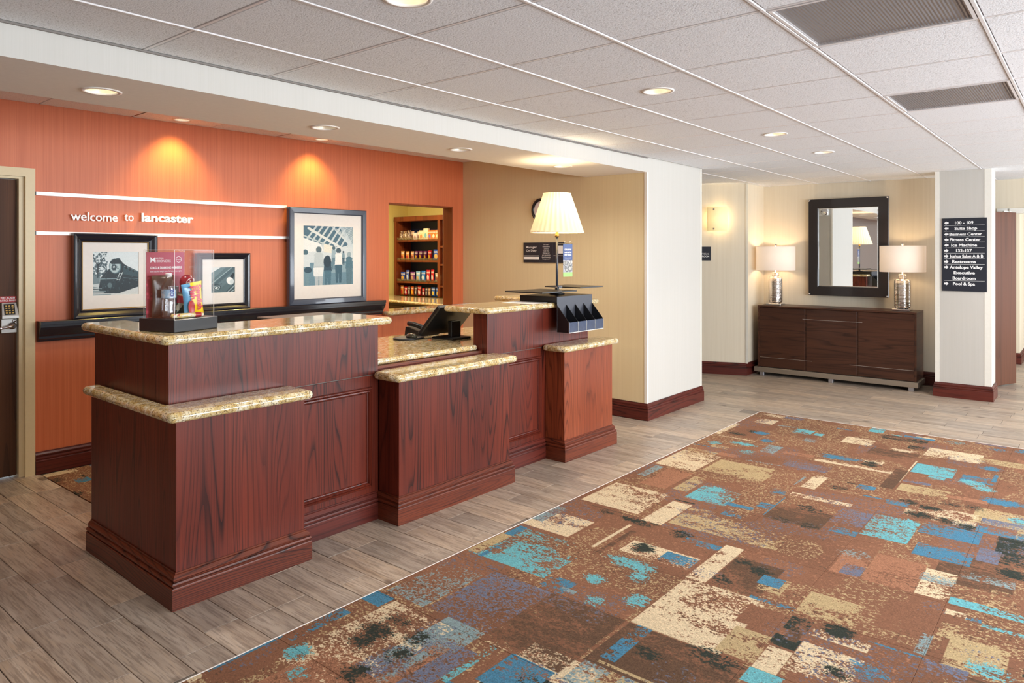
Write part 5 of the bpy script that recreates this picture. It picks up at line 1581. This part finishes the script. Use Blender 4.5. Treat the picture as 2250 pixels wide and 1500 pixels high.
# ================================================================== CARPET
PATCH = [(3.729,4.055,1.294,1.91,'T',0.42,'r'), (3.322,3.462,0.227,0.507,'T',0.45,'r'), (2.691,2.933,0.684,0.908,'C',0.5,'r'), (2.17,2.62,1.914,2.265,'S',0.42,'r'),
(2.126,2.62,1.537,1.919,'D',0.55,'r'), (1.664,1.996,1.953,2.035,'O',0.6,'r'), (1.67,1.922,1.983,2.027,'G',0.4,'r'), (2.156,2.548,2.283,2.52,'G',0.33,'r'),
(1.528,2.119,2.042,2.418,'C',0.42,'r'), (1.851,1.958,2.221,2.351,'K',0.75,'e'), (1.965,2.067,2.207,2.332,'K',0.75,'e'), (1.951,2.014,2.071,2.147,'K',0.75,'e'),
(1.805,1.865,2.052,2.126,'K',0.75,'e'), (1.621,1.678,2.083,2.153,'K',0.75,'e'), (1.788,1.857,2.229,2.314,'K',0.75,'e'), (1.317,1.634,2.536,2.567,'B',0.7,'r'),
(1.636,1.928,2.483,2.547,'B',0.45,'r'), (1.454,1.578,2.25,2.298,'E',0.55,'e'), (1.579,1.627,2.367,2.436,'E',0.6,'e'), (1.232,1.294,2.523,2.588,'C',0.6,'r'),
(2.031,2.128,2.432,2.55,'B',0.92,'r'), (2.712,3.144,2.11,2.526,'E',0.3,'r'), (2.713,3.004,2.041,2.394,'E',0.62,'r'), (2.72,3.008,2.475,2.543,'T',0.85,'r'),
(2.707,2.928,2.428,2.454,'B',0.6,'r'), (3.009,3.156,2.477,2.534,'B',0.7,'r'), (2.133,2.134,1.919,2.057,'B',0.85,'r'), (1.827,2.125,1.811,1.85,'E',0.55,'r'),
(1.912,2.132,1.545,1.747,'B',0.65,'r'), (2.128,2.133,1.524,1.911,'C',0.55,'r'), (2.111,2.414,1.386,1.505,'G',0.6,'r'), (3.19,3.462,2.234,2.564,'C',0.72,'r'),
(3.28,3.545,2.477,2.554,'G',0.6,'r'), (2.636,2.769,1.881,2.021,'B',0.5,'r'), (2.668,2.702,1.835,1.918,'G',0.6,'r'), (3.731,4.164,2.108,2.514,'C',0.72,'r'),
(3.681,3.693,1.936,2.407,'D',0.75,'r'), (3.615,3.672,1.931,2.148,'K',0.6,'e'), (3.625,3.651,2.207,2.344,'K',0.5,'e'), (3.169,3.564,2.046,2.066,'C',0.9,'strip'),
(3.667,4.077,1.922,2.052,'C',0.88,'r'), (4.098,4.118,1.922,2.049,'K',0.9,'r'), (3.09,3.491,1.979,2.014,'D',0.5,'r'), (3.223,3.386,1.552,1.932,'C',0.6,'r'),
(3.299,3.337,1.795,1.894,'K',0.8,'e'), (3.581,3.643,1.734,1.809,'K',0.7,'e'), (3.529,3.601,1.528,1.727,'B',0.55,'r'), (3.246,3.367,1.55,1.723,'B',0.45,'r'),
(3.096,3.14,1.704,1.904,'E',0.85,'e'), (2.96,3.043,1.636,1.737,'E',0.9,'e'), (2.748,2.844,1.543,1.64,'E',0.8,'e'), (2.677,2.72,1.693,1.745,'E',0.5,'e'),
(2.84,2.882,1.81,1.882,'E',0.6,'e'), (3.155,3.64,1.426,1.522,'C',0.8,'r'), (3.168,3.533,1.18,1.418,'D',0.7,'r'), (3.186,3.303,1.32,1.419,'K',0.7,'e'),
(3.403,3.494,1.226,1.313,'K',0.6,'e'), (3.472,3.53,1.327,1.423,'K',0.5,'e'), (3.257,3.421,1.111,1.224,'T',0.5,'r'), (3.315,3.419,1.135,1.24,'B',0.8,'r'),
(3.147,3.183,1.016,1.214,'B',0.75,'r'), (2.623,3.14,1.125,1.516,'C',0.66,'r'), (3,3.152,1.13,1.495,'C',0.55,'r'), (2.912,3.093,1.016,1.182,'N',0.85,'r'),
(2.651,2.879,1.005,1.158,'T',0.85,'r'), (2.625,2.818,0.91,1.002,'C',0.9,'r'), (2.834,2.925,0.91,1.013,'K',0.85,'r'), (2.985,3.116,0.917,1.008,'K',0.6,'r'),
(2.9,3.053,0.925,0.979,'D',0.6,'r'), (3.155,3.389,0.785,1.013,'T',0.72,'r'), (2.998,3.073,0.692,0.908,'C',0.6,'r'), (3.089,3.101,0.775,0.858,'K',0.8,'e'),
(2.27,2.618,1.01,1.517,'D',0.7,'r'), (2.424,2.483,1.318,1.374,'K',0.5,'e'), (2.556,2.628,1.04,1.228,'K',0.55,'e'), (2.326,2.625,1.412,1.479,'B',0.5,'r'),
(2.286,2.306,1.192,1.466,'T',0.8,'r'), (2.521,2.628,0.878,1.008,'E',0.8,'r'), (5.841,6.315,2.502,2.546,'C',0.75,'r'), (5.785,5.805,2.181,2.539,'C',0.75,'r'),
(6.456,6.642,2.276,2.443,'C',0.65,'r'), (6.832,6.833,2.28,2.466,'C',0.8,'e'), (5.867,6.166,2.201,2.464,'N',0.9,'r'), (5.897,5.99,2.315,2.477,'K',0.7,'e'),
(6.085,6.125,2.252,2.352,'K',0.7,'e'), (6.052,6.134,2.19,2.29,'B',0.9,'e'), (5.859,5.908,2.078,2.138,'B',0.8,'e'), (6.783,6.868,2.118,2.28,'S',0.6,'r'),
(6.291,6.459,1.897,2.051,'E',0.7,'r'), (6.31,6.409,1.806,1.877,'E',0.6,'r'), (6.457,6.491,2.056,2.232,'G',0.5,'r'), (5.529,5.765,1.938,2.055,'G',0.65,'r'),
(6.061,6.186,1.787,1.892,'G',0.5,'r'), (5.644,5.677,2.128,2.312,'E',0.85,'e'), (5.405,5.489,2.062,2.164,'E',0.8,'e'), (5.517,5.59,2.372,2.461,'E',0.7,'e'),
(5.38,5.419,2.402,2.537,'B',0.5,'r'), (5.414,5.503,2.257,2.407,'T',0.5,'r'), (5.078,5.282,2.272,2.52,'T',0.75,'r'), (4.723,5.198,2.213,2.524,'C',0.75,'r'),
(5.064,5.203,2.368,2.536,'N',0.45,'e'), (4.793,5.126,1.783,2.188,'T',0.78,'r'), (4.773,4.984,1.753,1.911,'T',0.7,'r'), (5.231,5.314,2.113,2.273,'O',0.8,'r'),
(5.216,5.252,1.772,2.038,'G',0.4,'r'), (4.402,4.683,2.427,2.492,'G',0.75,'r'), (4.248,4.673,2.196,2.39,'O',0.8,'r'), (4.288,4.622,2.062,2.161,'T',0.65,'r'),
(4.185,4.476,1.761,2.031,'E',0.6,'r'), (4.379,4.496,1.85,1.993,'E',0.8,'e'), (4.218,4.272,1.611,1.778,'B',0.8,'r'), (4.049,4.152,1.61,1.735,'B',0.55,'r'),
(4.197,4.578,1.527,1.532,'B',0.9,'strip'), (4.308,4.405,1.526,1.618,'B',0.6,'r'), (4.661,4.674,1.577,1.621,'B',0.7,'e'), (4.165,4.446,1.205,1.523,'D',0.7,'r'),
(4.441,4.495,1.266,1.431,'K',0.65,'e'), (4.137,4.218,1.343,1.488,'K',0.4,'e'), (4.146,4.23,1.217,1.32,'K',0.5,'e'), (5.593,5.68,1.669,1.895,'O',0.8,'r'),
(5.271,5.435,1.479,1.785,'S',0.4,'r'), (4.862,5.179,1.434,1.524,'C',0.85,'r'), (4.87,5.091,1.558,1.575,'G',0.75,'r'), (4.642,4.723,1.165,1.531,'C',0.55,'r'),
(5.543,5.61,1.093,1.64,'C',0.72,'r'), (5.691,5.788,1.42,1.615,'B',0.9,'e'), (5.724,5.826,1.222,1.346,'C',0.5,'r'), (5.703,5.722,1.238,1.334,'K',0.8,'e'),
(6.234,6.458,1.411,1.637,'C',0.65,'r'), (6.903,6.961,1.552,1.732,'K',0.8,'r'), (6.681,6.709,1.646,1.785,'B',0.7,'r'), (6.746,6.971,1.432,1.548,'E',0.8,'r'),
(6.581,6.734,1.075,1.402,'K',0.45,'r'), (6.636,6.678,1.335,1.43,'K',0.6,'e'), (6.734,6.76,1.281,1.362,'E',0.8,'r'), (6.731,6.798,1.044,1.268,'B',0.75,'r'),
(6.796,6.837,1.044,1.189,'C',0.7,'r'), (6.229,6.298,1.121,1.247,'C',0.8,'e'), (6.361,6.475,1.034,1.172,'K',0.5,'r'), (6.007,6.217,1.056,1.392,'D',0.5,'r'),
(6.217,6.5,0.673,1.037,'C',0.78,'r'), (6.264,6.419,0.356,0.69,'T',0.8,'r'), (6.794,6.796,0.819,0.956,'E',0.7,'e'), (6.868,6.897,0.564,0.776,'S',0.6,'r'),
(6.719,6.782,0.554,0.653,'B',0.85,'e'), (6.776,6.842,0.379,0.499,'B',0.85,'e'), (5.38,6.01,1.036,1.048,'C',0.85,'strip'), (5.192,5.71,1.04,1.123,'D',0.85,'r'),
(5.69,5.957,0.775,1.031,'E',0.75,'r'), (5.422,5.481,0.864,1.028,'S',0.65,'r'), (5.597,5.68,0.811,0.911,'E',0.6,'r'), (5.694,5.861,0.527,0.73,'B',0.5,'r'),
(5.574,5.586,0.527,0.63,'E',0.75,'e'), (5.67,5.674,0.598,0.727,'E',0.7,'e'), (6.116,6.155,0.57,0.617,'B',0.9,'e'), (5.781,5.987,0.535,0.562,'B',0.85,'r'),
(5.201,5.368,0.735,1.024,'T',0.75,'r'), (5.242,5.314,0.526,0.748,'O',0.85,'r'), (4.879,4.967,0.895,1.029,'B',0.55,'r'), (5.14,5.159,1.224,1.308,'K',0.7,'r'),
(5.073,5.164,1.128,1.238,'B',0.8,'r'), (4.927,4.953,1.044,1.158,'B',0.7,'r'), (4.993,5.011,1.247,1.404,'K',0.6,'e'), (4.735,4.997,0.536,0.902,'C',0.35,'r'),
(4.964,5.039,0.861,0.951,'K',0.65,'e'), (4.923,5.011,0.74,0.846,'K',0.65,'e'), (5.059,5.148,0.65,0.757,'K',0.65,'e'), (5.105,5.164,0.554,0.625,'K',0.65,'e'),
(4.722,4.835,0.733,0.87,'K',0.65,'e'), (4.723,4.806,0.63,0.73,'K',0.65,'e'), (4.71,4.778,0.531,0.613,'K',0.65,'e'), (5.331,5.365,0.386,0.533,'B',0.92,'e'),
(4.253,4.642,0.784,1.019,'E',0.55,'r'), (4.6,4.621,0.791,0.9,'E',0.75,'e'), (4.488,4.689,0.49,0.776,'B',0.55,'r'), (4.864,4.969,0.32,0.524,'S',0.55,'r'),
(4.705,4.815,0.309,0.53,'B',0.5,'r'), (5.006,5.058,0.302,0.387,'E',0.7,'e'), (4.33,4.612,1.028,1.208,'S',0.45,'r'), (4.187,4.285,1.022,1.163,'B',0.45,'r'),
(3.665,3.943,0.883,1.018,'O',0.7,'r'), (3.933,3.967,0.894,1.032,'G',0.55,'e'), (3.675,3.804,0.882,0.973,'S',0.7,'r'), (3.664,4.034,0.652,0.878,'O',0.75,'r'),
(4.143,4.326,0.489,0.746,'B',0.65,'r'), (4.259,4.456,0.384,0.481,'S',0.75,'r'), (4.476,4.483,0.21,0.378,'K',0.4,'r'), (4.174,4.186,0.275,0.352,'K',0.85,'e'),
(3.67,4,0.516,0.65,'C',0.6,'r'), (3.843,3.94,0.512,0.66,'G',0.5,'r'), (3.659,3.736,0.239,0.512,'E',0.8,'r'), (3.514,3.545,0.165,0.374,'E',0.7,'r'),
(3.543,3.582,0.378,0.437,'B',0.6,'r'), (3.544,3.596,0.433,0.509,'C',0.75,'r'), (3.991,4.08,0.297,0.511,'G',0.35,'r'), (3.237,3.551,0.514,0.725,'N',0.8,'r'),
(3.123,3.317,0.513,0.556,'G',0.7,'r'), (3.09,3.102,0.515,0.708,'B',0.5,'r'), (3.002,3.102,0.368,0.507,'S',0.45,'r'), (3.147,3.163,0.249,0.378,'E',0.65,'e'),
(2.815,2.927,0.589,0.716,'B',0.6,'e'), (2.764,2.81,0.721,0.768,'K',0.4,'e')]
PC = {'C': (198, 179, 148), 'T': (168, 147, 110), 'D': (90, 68, 53), 'K': (46, 51, 45), 'B': (68, 116, 142), 'E': (98, 160, 168), 'S': (100, 104, 122), 'O': (148, 104, 80), 'G': (122, 140, 142), 'N': (122, 85, 65)}
X0, X1, Y0, Y1 = .55, 6.93, -1.2, 2.556
RES = .0034
nx, ny = int((X1 - X0) / RES), int((Y1 - Y0) / RES)
gx = X0 + (np.arange(nx) + .5) * RES; gy = Y0 + (np.arange(ny) + .5) * RES


def field(sx, sy, seed):
    """smooth value noise, cells of sx by sy metres"""
    rg = np.random.default_rng(seed); a, b = int((X1 - X0) / sx) + 3, int((Y1 - Y0) / sy) + 3
    t = rg.random((b, a)).astype(np.float32)
    fx = (gx - X0) / sx; fy = (gy - Y0) / sy; ix, iy = fx.astype(int), fy.astype(int); tx_, ty_ = fx - ix, fy - iy
    tx_ = tx_ * tx_ * (3 - 2 * tx_); ty_ = ty_ * ty_ * (3 - 2 * ty_)
    r0 = t[iy][:, ix] * (1 - tx_) + t[iy][:, ix + 1] * tx_; r1 = t[iy + 1][:, ix] * (1 - tx_) + t[iy + 1][:, ix + 1] * tx_
    return r0 * (1 - ty_[:, None]) + r1 * ty_[:, None]


spk = np.random.default_rng(3).random((ny, nx)).astype(np.float32)
spk2 = field(.0065, .0095, 21); f1 = field(.055, .15, 22); f2 = field(.14, .32, 23); f3 = field(.017, .036, 24)
nz_ = .30 * (f2 - .5) + .52 * (f1 - .5) + .52 * (f3 - .5) + .80 * (spk2 - .5) + .45 * (spk - .5)
nzf_ = .30 * (f1 - .5) + .35 * (f3 - .5) + 1.15 * (spk2 - .5) + .6 * (spk - .5)
img = np.ones((ny, nx, 3), dtype=np.float32) * (np.array(PC['N'], dtype=np.float32) / 255)
tone = field(.25, .4, 31)
img *= (0.93 + .14 * tone)[..., None]
img[(spk2 > .80) & (f2 > .5)] = np.array(PC['O']) / 255
img[(spk2 < .16) & (f2 < .5)] = np.array(PC['D']) / 255
f4 = field(.30, .22, 41)
sp_ = (spk2 * .7 + spk * .3 > .68) & (f4 > .52); img[sp_] = np.array(PC['T']) / 255
sp_ = (spk2 * .7 + spk * .3 < .30) & (f4 < .34); img[sp_] = np.array(PC['S']) / 255
rgp = random.Random(5)
plist = []
for k in range(150):                        # ground pattern where the photograph shows nothing
    x = rgp.uniform(X0, 2.2); y = rgp.uniform(Y0, 2.0)
    if pix(x, y) and pix(x, y)[1] < 1500: continue
    w2, h2 = rgp.uniform(.08, .5), rgp.uniform(.06, .35)
    plist.append((x, x + w2, y, y + h2, rgp.choice('CTDKBESOGN'), rgp.uniform(.4, .8), 'r'))
for k in range(90):
    x = rgp.uniform(2, 7); y = rgp.uniform(Y0, .3); w2, h2 = rgp.uniform(.08, .5), rgp.uniform(.06, .35)
    plist.append((x, x + w2, y, y + h2, rgp.choice('CTDKBESOGN'), rgp.uniform(.4, .8), 'r'))
for (a, b, c, d, cc, dn, md) in plist + PATCH:
    i0, i1 = np.searchsorted(gx, [a, b]); j0, j1 = np.searchsorted(gy, [c, d])
    if md == 'e':
        cx, cy, rx, ry = (a + b) / 2, (c + d) / 2, max((b - a) / 2, .05), max((d - c) / 2, .05)
        i0, i1 = np.searchsorted(gx, [cx - rx * 1.7, cx + rx * 1.7]); j0, j1 = np.searchsorted(gy, [cy - ry * 1.7, cy + ry * 1.7])
    if i1 <= i0 or j1 <= j0: continue
    n_ = (nzf_ if cc in 'SG' else nz_)[j0:j1, i0:i1]
    if md == 'e':
        q = (((gx[i0:i1] - cx) / rx) ** 2)[None, :] + (((gy[j0:j1] - cy) / ry) ** 2)[:, None]
        dens = dn + .02 - .36 * q
    else:
        tx_ = np.linspace(-.5, .5, i1 - i0)[None, :]; ty_ = np.linspace(-.5, .5, j1 - j0)[:, None]
        dens = dn + (rgp.choice((-.34, .34)) * tx_ + rgp.choice((-.30, .30)) * ty_ if md == 'r' and dn < .88 else 0)
    mk = (dens + n_ * (1.0 if md != 'strip' else .5)) > .5
    col = np.array(PC[cc], dtype=np.float32) / 255 * (.95 + .10 * spk[j0:j1, i0:i1][..., None])
    sub = img[j0:j1, i0:i1]; sub[mk] = col[mk]
img *= (.90 + .20 * spk)[..., None]
M['carpet'] = image_mat('carpet_print', img, .95, 0, .35)
M['carpet'].node_tree.nodes['Principled BSDF'].inputs['Specular IOR Level'].default_value = .15
cpt = thing('lobby_carpet', 'patchwork carpet of brown, cream, teal and blue tiles set into the lobby floor', 'carpet', G, (4, 1, 0))
TS = .508
xs = [X0, 1.104 - .508 + .0] if False else []
xe = [.596 + TS * k for k in range(13)]; xe = [x for x in xe if x < 6.80] + [6.918]
ye = [2.553 - TS * k for k in range(8)]
UVF = lambda x, y, z: ((x - X0) / (X1 - X0), (y - Y0) / (Y1 - Y0))
for a, b in zip(xe[:-1], xe[1:]):
    for d, c in zip(ye[:-1], ye[1:]):
        vis = any(p and -40 < p[0] < 2300 and p[1] < 1580 for p in (pix(a, c), pix(b, c), pix(a, d), pix(b, d)))
        MB().box(a + .0004, b - .0004, c + .0004, d - .0004, -.0065, .0035, 0, .0012).build('carpet_tile', M['carpet'], cpt, (4, 1, 0), uv=UVF)
es = MB().box(.3, 6.926, 2.5535, 2.559, -.0065, .0042, 0, .0008).box(6.9185, 6.925, -1.2, 2.5535, -.0065, .0042, 0, .0008)
es.build('edge_strip', M['white_metal'], cpt, (4, 1, 0))
# clerk's carpet behind the desk
c2 = thing('office_carpet', 'blue, brown and teal patterned carpet behind the desk by the orange wall', 'carpet', G, (3, 5, 0))
for a in range(8):
    x0 = 1.753 + .508 * a; x1 = min(x0 + .508, 5.86)
    for b in range(4):
        y1 = 5.70 - .508 * b - .022 * (x0 - 1.75) * 0; y0 = y1 - .508
        if x1 < 4.98 and y0 < 4.28 - .2: continue
        if y0 < 4.0: continue
        ox, oy = ((a * 3 + b) % 9) * .508 + .6, .5 + ((a + b * 2) % 3) * .508
        if a == 0: ox, oy = ((4.98, 1.02), (5.0, .52), (2.6, 1.5), (3.6, 1.0))[b]
        MB().box(x0, x1 - .0008, y0, y1 - .0008, -.0065, .0032, 0, .001).build('carpet_tile', M['carpet'], c2, (3, 5, 0), uv=lambda x, y, z: ((x - x0 + ox - X0) / (X1 - X0), (y - y0 + oy - Y0) / (Y1 - Y0)))
bpy.context.view_layer.update()
